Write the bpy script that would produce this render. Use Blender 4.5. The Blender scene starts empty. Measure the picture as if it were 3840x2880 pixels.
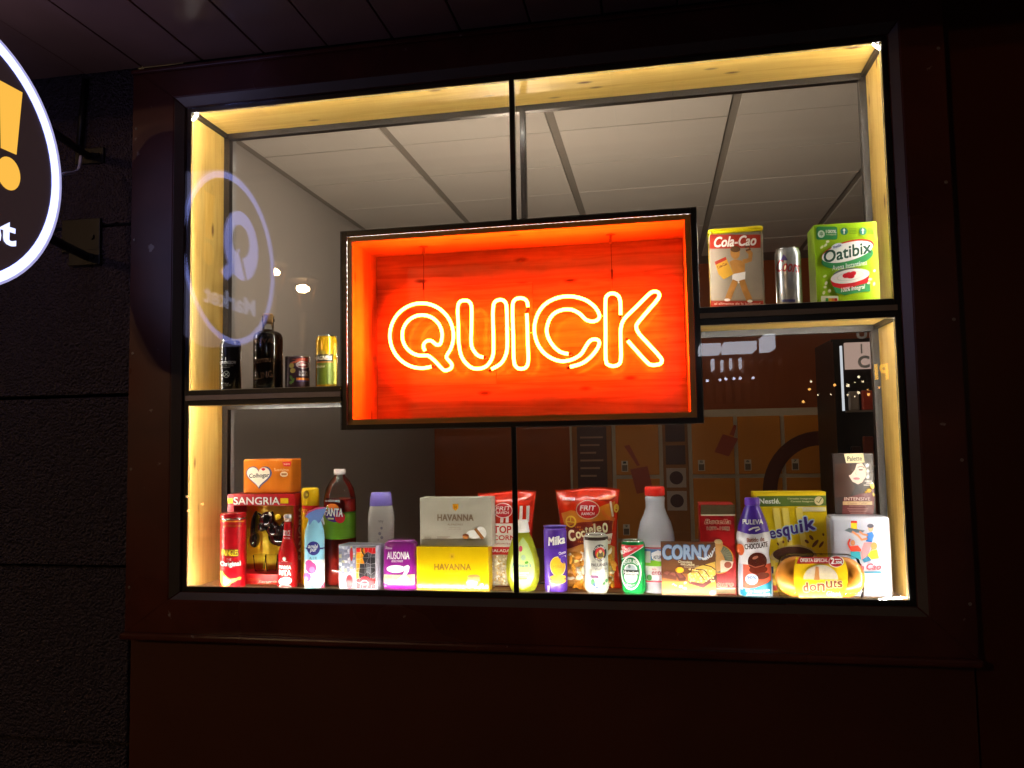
import bpy, bmesh, math, random
from mathutils import Vector, Matrix, Euler, noise
from mathutils.geometry import tessellate_polygon
random.seed(7)
R = math.radians
scene = bpy.context.scene
C = scene.collection

# ------------------------------------------------------------------ camera, sky, sun, exposure
CAM = Vector((1.3888, -2.1207, 1.4278))
CAM_ROT = Euler((1.6384, 0.0178, 0.1842), 'XYZ')
FPX = 2902.8                                  # focal length in pixels of the 3840 px wide photograph
cd = bpy.data.cameras.new('camera'); cam = bpy.data.objects.new('camera', cd); C.objects.link(cam)
cam.location = CAM; cam.rotation_euler = CAM_ROT
cd.sensor_width = 36.0; cd.lens = FPX / 3840 * 36.0; cd.clip_start = 0.02; cd.clip_end = 300
scene.camera = cam
world = bpy.data.worlds.new('World'); scene.world = world; world.use_nodes = True
wn = world.node_tree.nodes; wl = world.node_tree.links
sky = wn.new('ShaderNodeTexSky'); sky.sky_type = 'NISHITA'; sky.sun_disc = False
sky.sun_elevation = R(-1.0); sky.sun_rotation = R(200)
wl.new(sky.outputs[0], wn['Background'].inputs[0]); wn['Background'].inputs[1].default_value = 0.15
sd = bpy.data.lights.new('moon_sun', 'SUN'); sd.energy = 0.004; sd.angle = R(0.5); sd.color = (1, .93, .85)
so = bpy.data.objects.new('moon_sun', sd); C.objects.link(so); so.rotation_euler = (R(60), 0, R(200)); so.location = (0, -6, 9)
vs = scene.view_settings; vs.view_transform = 'Standard'; vs.look = 'None'; vs.exposure = 0.0; vs.gamma = 1.0; vs.use_curve_mapping = False
scene.render.engine = 'CYCLES'
cy = scene.cycles; cy.use_denoising = True; cy.max_bounces = 10; cy.transparent_max_bounces = 24
cy.diffuse_bounces = 4; cy.glossy_bounces = 4; cy.transmission_bounces = 6
cy.sample_clamp_indirect = 6.0; cy.caustics_reflective = False; cy.caustics_refractive = False
try: cy.use_light_tree = True
except Exception: pass

LED_POWER = 345.0
NEON_FRONT = (190.0, 14.0, 1.3); NEON_BACK = (180.0, 3.6, 0.12)
FILL_POWER = 850.0  # strength of the lamp added inside the shop
LANTERN = 600.0

# ------------------------------------------------------------------ pixels of the photograph -> points in the place
MROT = CAM_ROT.to_matrix()
def ray(u, v): return MROT @ Vector(((u - 1920) / FPX, -(v - 1440) / FPX, -1.0))
def un(u, v, y=0.0):
    d = ray(u, v); t = (y - CAM.y) / d.y; return CAM + d * t
def unx(u, v, x):
    d = ray(u, v); t = (x - CAM.x) / d.x; return CAM + d * t

# ------------------------------------------------------------------ materials
MATS = {}
def lin(h):
    if isinstance(h, (tuple, list)): return tuple(h[:3]) + (1,)
    h = h.lstrip('#'); o = []
    for i in (0, 2, 4):
        c = int(h[i:i+2], 16) / 255; o.append(c / 12.92 if c <= .04045 else ((c + .055) / 1.055) ** 2.4)
    return tuple(o) + (1,)
def M(col, rough=.45, metal=0, spec=.5, coat=0, var=.08, scale=40, bump=0, bscale=200, trans=0, alpha=1, name=None):
    key = (str(col), rough, metal, spec, coat, var, scale, bump, bscale, trans, alpha)
    if key in MATS: return MATS[key]
    m = bpy.data.materials.new(name or 'paint_' + str(len(MATS))); m.use_nodes = True
    n = m.node_tree.nodes; l = m.node_tree.links; b = n['Principled BSDF']
    c = lin(col)
    b.inputs['Roughness'].default_value = rough; b.inputs['Metallic'].default_value = metal
    b.inputs['Specular IOR Level'].default_value = spec; b.inputs['Coat Weight'].default_value = coat
    b.inputs['Coat Roughness'].default_value = .08
    b.inputs['Transmission Weight'].default_value = trans
    b.inputs['Alpha'].default_value = alpha
    tc = n.new('ShaderNodeTexCoord'); nz = n.new('ShaderNodeTexNoise'); nz.inputs['Scale'].default_value = scale
    nz.inputs['Detail'].default_value = 3
    l.new(tc.outputs['Object'], nz.inputs['Vector'])
    mx = n.new('ShaderNodeMix'); mx.data_type = 'RGBA'
    mx.inputs['A'].default_value = tuple(max(0, x * (1 - var)) for x in c[:3]) + (1,)
    mx.inputs['B'].default_value = tuple(min(1, x * (1 + var)) for x in c[:3]) + (1,)
    l.new(nz.outputs['Fac'], mx.inputs['Factor']); l.new(mx.outputs['Result'], b.inputs['Base Color'])
    if bump:
        n2 = n.new('ShaderNodeTexNoise'); n2.inputs['Scale'].default_value = bscale; n2.inputs['Detail'].default_value = 4
        l.new(tc.outputs['Object'], n2.inputs['Vector'])
        bp = n.new('ShaderNodeBump'); bp.inputs['Strength'].default_value = bump; bp.inputs['Distance'].default_value = .004
        l.new(n2.outputs['Fac'], bp.inputs['Height']); l.new(bp.outputs[0], b.inputs['Normal'])
    MATS[key] = m; return m
def EM(col, s=1.0, name='glow'):
    key = ('em', tuple(col), s)
    if key in MATS: return MATS[key]
    m = bpy.data.materials.new(name); m.use_nodes = True; n = m.node_tree.nodes; l = m.node_tree.links
    n.remove(n['Principled BSDF']); e = n.new('ShaderNodeEmission')
    e.inputs[0].default_value = tuple(col) + (1,); e.inputs[1].default_value = s
    l.new(e.outputs[0], n['Material Output'].inputs[0]); MATS[key] = m; return m
def GLASS(tint=(1, 1, 1), ior=1.45, rough=0.0, dust_haze=0.0, name='clear_glass'):
    key = ('gl', tint, ior, rough, dust_haze)
    if key in MATS: return MATS[key]
    m = bpy.data.materials.new(name); m.use_nodes = True; n = m.node_tree.nodes; l = m.node_tree.links
    n.remove(n['Principled BSDF'])
    t = n.new('ShaderNodeBsdfTransparent'); t.inputs[0].default_value = tuple(tint) + (1,)
    g = n.new('ShaderNodeBsdfGlossy'); g.inputs['Roughness'].default_value = rough
    f = n.new('ShaderNodeFresnel'); f.inputs[0].default_value = ior
    mx = n.new('ShaderNodeMixShader'); l.new(f.outputs[0], mx.inputs[0]); l.new(t.outputs[0], mx.inputs[1]); l.new(g.outputs[0], mx.inputs[2])
    out = mx
    if dust_haze:
        d = n.new('ShaderNodeBsdfDiffuse'); d.inputs[0].default_value = (.8, .8, .8, 1)
        tl = n.new('ShaderNodeBsdfTranslucent'); tl.inputs[0].default_value = (.8, .8, .8, 1)
        dm = n.new('ShaderNodeMixShader'); l.new(d.outputs[0], dm.inputs[1]); l.new(tl.outputs[0], dm.inputs[2])
        nz = n.new('ShaderNodeTexNoise'); nz.inputs['Scale'].default_value = 9; nz.inputs['Detail'].default_value = 8
        tc = n.new('ShaderNodeTexCoord'); l.new(tc.outputs['Object'], nz.inputs['Vector'])
        mp = n.new('ShaderNodeMapRange'); mp.inputs[1].default_value = .42; mp.inputs[2].default_value = .8
        mp.inputs[3].default_value = dust_haze * .3; mp.inputs[4].default_value = dust_haze * 2
        l.new(nz.outputs['Fac'], mp.inputs[0])
        m2 = n.new('ShaderNodeMixShader'); l.new(mp.outputs[0], m2.inputs[0]); l.new(mx.outputs[0], m2.inputs[1]); l.new(dm.outputs[0], m2.inputs[2]); out = m2
    l.new(out.outputs[0], n['Material Output'].inputs[0]); MATS[key] = m; return m
def LIQ(col, back=.5, gloss=.08, rough=.12, name='liquid'):
    key = ('liq', str(col), back, gloss)
    if key in MATS: return MATS[key]
    m = bpy.data.materials.new(name); m.use_nodes = True; n = m.node_tree.nodes; l = m.node_tree.links
    n.remove(n['Principled BSDF']); c = lin(col)
    d = n.new('ShaderNodeBsdfDiffuse'); d.inputs[0].default_value = c
    t = n.new('ShaderNodeBsdfTranslucent'); t.inputs[0].default_value = c
    g = n.new('ShaderNodeBsdfGlossy'); g.inputs['Roughness'].default_value = rough
    a = n.new('ShaderNodeMixShader'); a.inputs[0].default_value = back; l.new(d.outputs[0], a.inputs[1]); l.new(t.outputs[0], a.inputs[2])
    f = n.new('ShaderNodeFresnel'); f.inputs[0].default_value = 1.4
    b = n.new('ShaderNodeMixShader'); l.new(f.outputs[0], b.inputs[0]); l.new(a.outputs[0], b.inputs[1]); l.new(g.outputs[0], b.inputs[2])
    l.new(b.outputs[0], n['Material Output'].inputs[0]); MATS[key] = m; return m
def WOOD(axis, light='ecc66e', dark='dcae52', rough=.42, knots=1.0, coat=0.0):
    key = ('wood', axis, light, rough, knots, coat)
    if key in MATS: return MATS[key]
    m = bpy.data.materials.new('pine_wood'); m.use_nodes = True; n = m.node_tree.nodes; l = m.node_tree.links; b = n['Principled BSDF']
    tc = n.new('ShaderNodeTexCoord'); oi = n.new('ShaderNodeObjectInfo')
    ad = n.new('ShaderNodeVectorMath'); ad.operation = 'ADD'
    sc = n.new('ShaderNodeVectorMath'); sc.operation = 'SCALE'; sc.inputs['Scale'].default_value = 13.7
    cb = n.new('ShaderNodeCombineXYZ')
    for i in range(3): l.new(oi.outputs['Random'], cb.inputs[i])
    l.new(cb.outputs[0], sc.inputs[0]); l.new(tc.outputs['Object'], ad.inputs[0]); l.new(sc.outputs[0], ad.inputs[1])
    mp = n.new('ShaderNodeMapping'); s = {'x': (1.6, 26, 26), 'z': (26, 26, 1.6)}[axis]; mp.inputs['Scale'].default_value = s
    l.new(ad.outputs[0], mp.inputs[0])
    nz = n.new('ShaderNodeTexNoise'); nz.inputs['Scale'].default_value = 1.6; nz.inputs['Detail'].default_value = 7; nz.inputs['Distortion'].default_value = 1.4
    l.new(mp.outputs[0], nz.inputs['Vector'])
    mp2 = n.new('ShaderNodeMapping'); mp2.inputs['Scale'].default_value = {'x': (5, 15, 15), 'z': (15, 15, 5)}[axis]; l.new(ad.outputs[0], mp2.inputs[0])
    vo = n.new('ShaderNodeTexVoronoi'); vo.inputs['Scale'].default_value = 1.0; vo.inputs['Randomness'].default_value = 1; l.new(mp2.outputs[0], vo.inputs['Vector'])
    kr = n.new('ShaderNodeValToRGB'); kr.color_ramp.elements[0].position = .05; kr.color_ramp.elements[0].color = (1, 1, 1, 1)
    kr.color_ramp.elements[1].position = .14; kr.color_ramp.elements[1].color = (0, 0, 0, 1); l.new(vo.outputs['Distance'], kr.inputs[0])
    rg = n.new('ShaderNodeValToRGB'); rg.color_ramp.elements[0].position = .3; rg.color_ramp.elements[0].color = lin(dark)
    rg.color_ramp.elements[1].position = .62; rg.color_ramp.elements[1].color = lin(light); l.new(nz.outputs['Fac'], rg.inputs[0])
    hv = n.new('ShaderNodeHueSaturation'); l.new(rg.outputs[0], hv.inputs['Color'])
    vr = n.new('ShaderNodeMapRange'); vr.inputs[3].default_value = .86; vr.inputs[4].default_value = 1.08; l.new(oi.outputs['Random'], vr.inputs[0]); l.new(vr.outputs[0], hv.inputs['Value'])
    mx = n.new('ShaderNodeMix'); mx.data_type = 'RGBA'; mx.inputs['B'].default_value = lin('7a4a1e')
    mu = n.new('ShaderNodeMath'); mu.operation = 'MULTIPLY'; mu.inputs[1].default_value = knots; l.new(kr.outputs[0], mu.inputs[0])
    l.new(mu.outputs[0], mx.inputs['Factor']); l.new(hv.outputs[0], mx.inputs['A']); l.new(mx.outputs['Result'], b.inputs['Base Color'])
    b.inputs['Roughness'].default_value = rough; b.inputs['Coat Weight'].default_value = coat; b.inputs['Coat Roughness'].default_value = .03
    bp = n.new('ShaderNodeBump'); bp.inputs['Strength'].default_value = .12; bp.inputs['Distance'].default_value = .002
    l.new(nz.outputs['Fac'], bp.inputs['Height']); l.new(bp.outputs[0], b.inputs['Normal'])
    MATS[key] = m; return m
def ROCK():
    if 'rock' in MATS: return MATS['rock']
    m = bpy.data.materials.new('pebbled_concrete'); m.use_nodes = True; n = m.node_tree.nodes; l = m.node_tree.links; b = n['Principled BSDF']
    tc = n.new('ShaderNodeTexCoord')
    v = n.new('ShaderNodeTexVoronoi'); v.inputs['Scale'].default_value = 130; l.new(tc.outputs['Object'], v.inputs['Vector'])
    z = n.new('ShaderNodeTexNoise'); z.inputs['Scale'].default_value = 60; z.inputs['Detail'].default_value = 9; z.inputs['Roughness'].default_value = .7; l.new(tc.outputs['Object'], z.inputs['Vector'])
    ad = n.new('ShaderNodeMath'); ad.operation = 'SUBTRACT'; l.new(z.outputs['Fac'], ad.inputs[0]); l.new(v.outputs['Distance'], ad.inputs[1])
    bp = n.new('ShaderNodeBump'); bp.inputs['Strength'].default_value = 1.0; bp.inputs['Distance'].default_value = .03; l.new(ad.outputs[0], bp.inputs['Height'])
    l.new(bp.outputs[0], b.inputs['Normal'])
    r = n.new('ShaderNodeValToRGB'); r.color_ramp.elements[0].color = lin('463a40'); r.color_ramp.elements[1].color = lin('8a7880'); l.new(z.outputs['Fac'], r.inputs[0])
    l.new(r.outputs[0], b.inputs['Base Color']); b.inputs['Roughness'].default_value = .38
    MATS['rock'] = m; return m

# ------------------------------------------------------------------ mesh helpers
def new_obj(name, verts, faces, mats, parent=None, fm=None, smooth=False):
    me = bpy.data.meshes.new(name); me.from_pydata([tuple(v) for v in verts], [], faces)
    for m in (mats if isinstance(mats, (list, tuple)) else [mats]): me.materials.append(m)
    if fm: me.polygons.foreach_set('material_index', fm)
    if smooth: me.polygons.foreach_set('use_smooth', [True] * len(me.polygons))
    me.update(); o = bpy.data.objects.new(name, me); C.objects.link(o)
    if parent: o.parent = parent
    return o
def bm_obj(name, bm, mats, parent=None, smooth=False):
    me = bpy.data.meshes.new(name); bm.to_mesh(me); bm.free()
    for m in (mats if isinstance(mats, (list, tuple)) else [mats]): me.materials.append(m)
    if smooth: me.polygons.foreach_set('use_smooth', [True] * len(me.polygons))
    o = bpy.data.objects.new(name, me); C.objects.link(o)
    if parent: o.parent = parent
    return o
def boxv(x0, x1, y0, y1, z0, z1):
    return ([(x0,y0,z0),(x1,y0,z0),(x1,y1,z0),(x0,y1,z0),(x0,y0,z1),(x1,y0,z1),(x1,y1,z1),(x0,y1,z1)],
            [(0,3,2,1),(4,5,6,7),(0,1,5,4),(1,2,6,5),(2,3,7,6),(3,0,4,7)])
def box(name, x0, x1, y0, y1, z0, z1, mat, parent=None, bevel=0, seg=2):
    v, f = boxv(x0, x1, y0, y1, z0, z1)
    if not bevel: return new_obj(name, v, f, mat, parent)
    bm = bmesh.new(); vv = [bm.verts.new(p) for p in v]
    for q in f: bm.faces.new([vv[i] for i in q])
    bmesh.ops.bevel(bm, geom=bm.edges[:], offset=bevel, segments=seg, affect='EDGES', profile=.5)
    return bm_obj(name, bm, mat, parent)
def lathe(name, prof, mat, parent=None, seg=40, sx=1, sy=1, sq=2.0, smooth=True, fm=None, cx=0, cyy=0, caps=True):
    V = []; F = []
    for r, z in prof:
        for i in range(seg):
            a = 2 * math.pi * i / seg; c, s = math.cos(a), math.sin(a)
            k = (abs(c) ** sq + abs(s) ** sq) ** (-1 / sq)
            V.append((cx + r * k * c * sx, cyy + r * k * s * sy, z))
    mi = []
    for j in range(len(prof) - 1):
        for i in range(seg):
            a = j * seg + i; b = j * seg + (i + 1) % seg; F.append((a, b, b + seg, a + seg)); mi.append(fm[j] if fm else 0)
    if caps:
        F.append(tuple(range(seg))[::-1]); mi.append(0); n = len(prof) - 1; F.append(tuple(n * seg + i for i in range(seg))); mi.append(fm[-1] if fm else 0)
    o = new_obj(name, V, F, mat, parent, mi, smooth)
    if smooth:
        for p in o.data.polygons[-2:] if caps else []: p.use_smooth = False
    return o
def tube_bm(bm, pts, r, seg=8, mi=0, closed=False):
    pts = [Vector(p) for p in pts]; rings = []
    up = None
    for i, p in enumerate(pts):
        t = (pts[min(i + 1, len(pts) - 1)] - pts[max(i - 1, 0)]).normalized()
        if up is None: up = Vector((0, 1, 0)) if abs(t.y) < .9 else Vector((1, 0, 0))
        a = (up - t * up.dot(t)).normalized(); b = t.cross(a); up = a
        rings.append([bm.verts.new(p + (a * math.cos(2 * math.pi * k / seg) + b * math.sin(2 * math.pi * k / seg)) * (r if not callable(r) else r(i))) for k in range(seg)])
    for i in range(len(rings) - 1):
        for k in range(seg):
            f = bm.faces.new((rings[i][k], rings[i][(k+1) % seg], rings[i+1][(k+1) % seg], rings[i+1][k])); f.material_index = mi; f.smooth = True
    for q in (rings[0][::-1], rings[-1]):
        try: f = bm.faces.new(q); f.material_index = mi
        except Exception: pass
def tube(name, pts, r, mat, parent=None, seg=8):
    bm = bmesh.new(); tube_bm(bm, pts, r, seg); return bm_obj(name, bm, mat, parent, True)
def prism(name, poly, y0, y1, mat, parent=None):
    n = len(poly); V = [(x, y0, z) for x, z in poly] + [(x, y1, z) for x, z in poly]
    tri = tessellate_polygon([[Vector((x, 0, z)) for x, z in poly]])
    F = [tuple(t) for t in tri] + [tuple(i + n for i in t[::-1]) for t in tri] + [(i, (i+1) % n, (i+1) % n + n, i + n) for i in range(n)]
    return new_obj(name, V, F, mat, parent)
def thing(name, label, cat, loc=(0, 0, 0), rz=0, group=None):
    o = bpy.data.objects.new(name, None); C.objects.link(o); o.location = loc; o.rotation_euler = (0, 0, rz); o.empty_display_size = .05
    o['label'] = label; o['category'] = cat
    if group: o['group'] = group
    return o
def struct(o): o['kind'] = 'structure'; return o
def tag(o, label, cat, group=None):
    o['label'] = label; o['category'] = cat
    if group: o['group'] = group
    return o
def spline(pts, n=6, closed=False):
    out = []; P = [Vector(p) for p in pts]; N = len(P)
    for i in range(N - 1):
        p0, p1, p2, p3 = P[max(i-1, 0)], P[i], P[i+1], P[min(i+2, N-1)]
        for k in range(n):
            t = k / n
            out.append(.5 * ((2*p1) + (-p0+p2)*t + (2*p0-5*p1+4*p2-p3)*t*t + (-p0+3*p1-3*p2+p3)*t**3))
    out.append(P[-1]); return out

# ------------------------------------------------------------------ lettering
TXT = {}
def text_tris(s, bold=0.0, shear=0.0, space=1.0):
    key = (s, bold, shear, space)
    if key in TXT: return TXT[key]
    cu = bpy.data.curves.new('t', 'FONT'); cu.body = s; cu.size = 1; cu.offset = bold; cu.shear = shear; cu.space_character = space
    cu.resolution_u = 3; cu.fill_mode = 'FRONT'; ob = bpy.data.objects.new('t', cu)
    me = bpy.data.meshes.new_from_object(ob)
    V = [(v.co.x, v.co.y) for v in me.vertices]; F = [tuple(p.vertices) for p in me.polygons]
    bpy.data.objects.remove(ob); bpy.data.curves.remove(cu); bpy.data.meshes.remove(me)
    TXT[key] = (V, F); return TXT[key]
def text_fit(s, box_, bold=.012, shear=0, rot=0, space=1.0, arc=None, ref_bold=None):
    V, F = text_tris(s, bold, shear, space)
    RV = V if ref_bold is None else text_tris(s, ref_bold, shear, space)[0]
    xs = [p[0] for p in RV]; ys = [p[1] for p in RV]; x0, x1, y0, y1 = min(xs), max(xs), min(ys), max(ys)
    a, b, c, d = box_; sx = (c - a) / max(1e-6, x1 - x0); sy = (d - b) / max(1e-6, y1 - y0)
    P = [(a + (x - x0) * sx, d - (y - y0) * sy) for x, y in V]
    if arc:
        ax, ay, ar, sgn = arc; out = []
        mx = (a + c) / 2
        for x, y in P:
            th = (x - mx) / ar; rr = ar + (d - y) if sgn > 0 else ar - (d - y)
            out.append((ax + rr * math.sin(th), ay - rr * math.cos(th)) if sgn > 0 else (ax + rr * math.sin(th), ay + rr * math.cos(th)))
        P = out
    if rot:
        mx, my = (a + c) / 2, (b + d) / 2; co, si = math.cos(R(rot)), math.sin(R(rot))
        P = [(mx + (x-mx)*co + (y-my)*si, my - (x-mx)*si + (y-my)*co) for x, y in P]
    return P, F
def ell_pts(cx, cy_, rx, ry, n=28, rot=0, a0=0, a1=360):
    o = []
    for i in range(n + (0 if a1 - a0 >= 360 else 1)):
        a = R(a0 + (a1 - a0) * i / n); x, y = rx * math.cos(a), ry * math.sin(a); c, s = math.cos(R(rot)), math.sin(R(rot))
        o.append((cx + x*c + y*s, cy_ - x*s + y*c))
    return o

ZOOM = {'A': (700, 1680, 2.765), 'B': (1240, 1720, 2.963), 'Cc': (1780, 1780, 3.318), 'D': (2280, 1780, 3.318),
        'E': (2720, 1660, 2.676), 'F': (2560, 780, 2.572), 'G': (660, 960, 2.766)}
FLOOR = 0.985; SHELF_L = 1.572; SHELF_R = 1.755
class Prod:
    """a thing standing in the display; its prints are laid onto its front surface"""
    def __init__(s, name, label, cat, zoom, bb, y, floor=FLOOR, round_=False, depth=.05, yaw=None, group=None):
        s.z = ZOOM[zoom]; s.layer = 0; s.body = None
        u = lambda zx, zy: (s.z[0] + zx / s.z[2], s.z[1] + zy / s.z[2])
        s.px = u
        x0, y0, x1, y1 = bb; ym = (y0 + y1) / 2
        s.floor = floor
        cu = u((x0 + x1) / 2, ym)
        if round_:
            cx = un(cu[0], cu[1], y).x; yw = math.atan2(CAM.x - cx, y - CAM.y) if yaw is None else R(yaw)
            s.root = thing(name, label, cat, (cx, y, floor), yw, group); s.front = 0
        else:
            a = un(*u(x0, ym), y).x; b = un(*u(x1, ym), y).x; cx = (a + b) / 2; yw = R(yaw or 0)
            dv = Matrix.Rotation(yw, 3, 'Z') @ Vector((0, depth / 2, 0))
            s.root = thing(name, label, cat, (cx + dv.x, y + dv.y, floor), yw, group); s.front = depth / 2
        s.yaw = yw; s.org = s.root.location.copy(); s.rt = Matrix.Rotation(yw, 3, 'Z')
        s.depth = depth
        ax, _ = s.uv(x0, ym); bx_, _ = s.uv(x1, ym); s.w = bx_ - ax; s.r = s.w / 2
        s.h = s.uv((x0 + x1) / 2, y0)[1]
        s.surf = lambda a, b: s.front; s.cut = None
    def uv(s, zx, zy):
        d = ray(*s.px(zx, zy)); nrm = s.rt @ Vector((0, -1, 0)); p0 = s.org + nrm * s.front
        t = (p0 - CAM).dot(nrm) / d.dot(nrm); P = s.rt.transposed() @ (CAM + d * t - s.org)
        return P.x, P.z
    def add(s, name, P, F, mat, raw=False, lift=0, lifts=None):
        s.layer += 1; off = .0004 + s.layer * .00012 + lift
        bm = bmesh.new()
        uvp = P if raw else [s.uv(*p) for p in P]
        vs_ = [bm.verts.new((a, lifts[i] if lifts else 0, b)) for i, (a, b) in enumerate(uvp)]
        for f in F:
            try: bm.faces.new([vs_[i] for i in f])
            except Exception: pass
        if s.cut:
            du, dv = s.cut
            for k, (ax, d) in enumerate(((0, du), (2, dv))):
                if not d or not bm.verts: continue
                lo = min(v.co[ax] for v in bm.verts); hi = max(v.co[ax] for v in bm.verts)
                q = math.ceil(lo / d)
                while q * d < hi:
                    co = [0, 0, 0]; co[ax] = q * d; no = [0, 0, 0]; no[ax] = 1
                    bmesh.ops.bisect_plane(bm, geom=bm.verts[:] + bm.edges[:] + bm.faces[:], plane_co=co, plane_no=no, dist=1e-6); q += 1
        for v in bm.verts:
            v.co.y = -(s.surf(v.co.x, v.co.z) + off + v.co.y)
        for f in bm.faces:
            f.normal_update()
            if f.normal.y > 0: f.normal_flip()
        if s.body is None: s.body = next((o for o in s.root.children if o.name.split('.')[0] in ('body', 'bag', 'bottle_shell', 'header')), s.root)
        return bm_obj(name, bm, mat, s.body)
    def poly(s, pts, mat, name='print'):
        tri = tessellate_polygon([[Vector((x, y, 0)) for x, y in pts]]); return s.add(name, pts, tri, mat)
    def rect(s, b, mat, name='print'):
        return s.poly([(b[0], b[1]), (b[2], b[1]), (b[2], b[3]), (b[0], b[3])], mat, name)
    def rrect(s, b, r, mat, name='print'):
        x0, y0, x1, y1 = b; p = []
        for cx, cy_, a in ((x1 - r, y1 - r, 0), (x0 + r, y1 - r, 90), (x0 + r, y0 + r, 180), (x1 - r, y0 + r, 270)):
            for k in range(5): t = R(a + k * 22.5); p.append((cx + r * math.cos(t), cy_ + r * math.sin(t)))
        return s.poly(p, mat, name)
    def ell(s, cx, cy_, rx, ry, mat, name='print', rot=0, n=28): return s.poly(ell_pts(cx, cy_, rx, ry, n, rot), mat, name)
    def ring(s, cx, cy_, rx, ry, w, mat, name='print', n=36, a0=0, a1=360, rot=0):
        o = ell_pts(cx, cy_, rx, ry, n, rot, a0, a1); i = ell_pts(cx, cy_, rx - w, ry - w, n, rot, a0, a1); k = len(o)
        full = a1 - a0 >= 360
        F = [(j, (j+1) % k, (j+1) % k + k, j + k) for j in range(k if full else k - 1)]
        return s.add(name, o + i, F, mat)
    def line(s, pts, w, mat, name='print'):
        L = []; Rr = []
        for i, p in enumerate(pts):
            a = Vector(pts[max(i-1, 0)]); b = Vector(pts[min(i+1, len(pts)-1)]); t = (b - a).normalized(); n_ = Vector((-t.y, t.x)) * w / 2
            L.append((p[0] + n_.x, p[1] + n_.y)); Rr.append((p[0] - n_.x, p[1] - n_.y))
        k = len(pts); return s.add(name, L + Rr, [(i, i+1, i+1+k, i+k) for i in range(k - 1)], mat)
    def text(s, t, b, mat, bold=.012, shear=0, rot=0, edge=None, ew=.05, space=1.0, arc=None, name='lettering'):
        hh = b[3] - b[1]; k = bold / .73 * hh * .8
        inner = (b[0] + k, b[1] + k, b[2] - k, b[3] - k)
        P, F = text_fit(t, inner, 0, shear, rot, space, arc)
        def copies(r, dirs):
            PP = []; FF = []; LL = []
            for q, (dx, dy) in enumerate(dirs):
                o = len(PP); PP += [(x + dx * r, y + dy * r) for x, y in P]; FF += [tuple(i + o for i in f) for f in F]; LL += [q * .000012] * len(P)
            return PP, FF, LL
        if edge is not None:
            e = k + ew / .73 * hh * .7; PP, FF, LL = copies(e, [(math.cos(R(45 * q)), math.sin(R(45 * q))) for q in range(8)]); s.add('lettering_edge', PP, FF, edge, lifts=LL)
        PP, FF, LL = copies(k, [(-.7, -.7), (.7, -.7), (.7, .7), (-.7, .7)] if k > .6 else [(0, 0)]); return s.add(name, PP, FF, mat, lifts=LL)
    def blobs(s, pts, mat, name='print'):
        P = []; F = []
        for (cx, cy_, rx, ry, rot) in pts:
            e = ell_pts(cx, cy_, rx, ry, 9, rot); k = len(P); P += e; F.append(tuple(range(k, k + len(e))))
        return s.add(name, P, F, mat)
    # bodies
    def cyl_surf(s, rf=None, sy=1.0):
        rr = rf if callable(rf) else (lambda v: rf or s.r)
        def f(u, v):
            q = rr(v); k = min(.985, abs(u) / max(q, 1e-5)); return q * math.sqrt(1 - k * k) * sy
        s.surf = f; s.cut = (s.r * .16, None)
    def can(s, body, rim=None, neck=True, r=None):
        r = r or s.r; h = s.h; al = rim or M('d8dadd', .25, 1, var=.03)
        if neck:
            pr = [(r*.76, .0), (r*.84, .004), (r, .014), (r, h-.016), (r*.97, h-.011), (r*.86, h-.003), (r*.86, h-.0012)]
        else: pr = [(r*.98, 0), (r, .002), (r, h - .003), (r, h - .0025)]
        lathe('body', pr, body, s.root, 48)
        ld = lathe('lid', [(r*.86 if neck else r*1.01, h-.0025), (r*.88 if neck else r*1.015, h-.0005), (r*.86 if neck else r, h), (r*.8, h-.0008), (r*.78, h-.004), (.001, h-.004)], al, s.root, 48)
        if neck:
            tb = new_obj('pull_tab', *boxv(-.008, .008, -.014, .010, h-.0038, h-.0028), al, ld)
        s.cyl_surf(r)
    def carton(s, mat, bevel=.0012, name='body', d=None, h=None):
        return box(name, -s.w/2, s.w/2, -s.front, -s.front + (d or s.depth), 0, h or s.h, mat, s.root, bevel)

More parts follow.
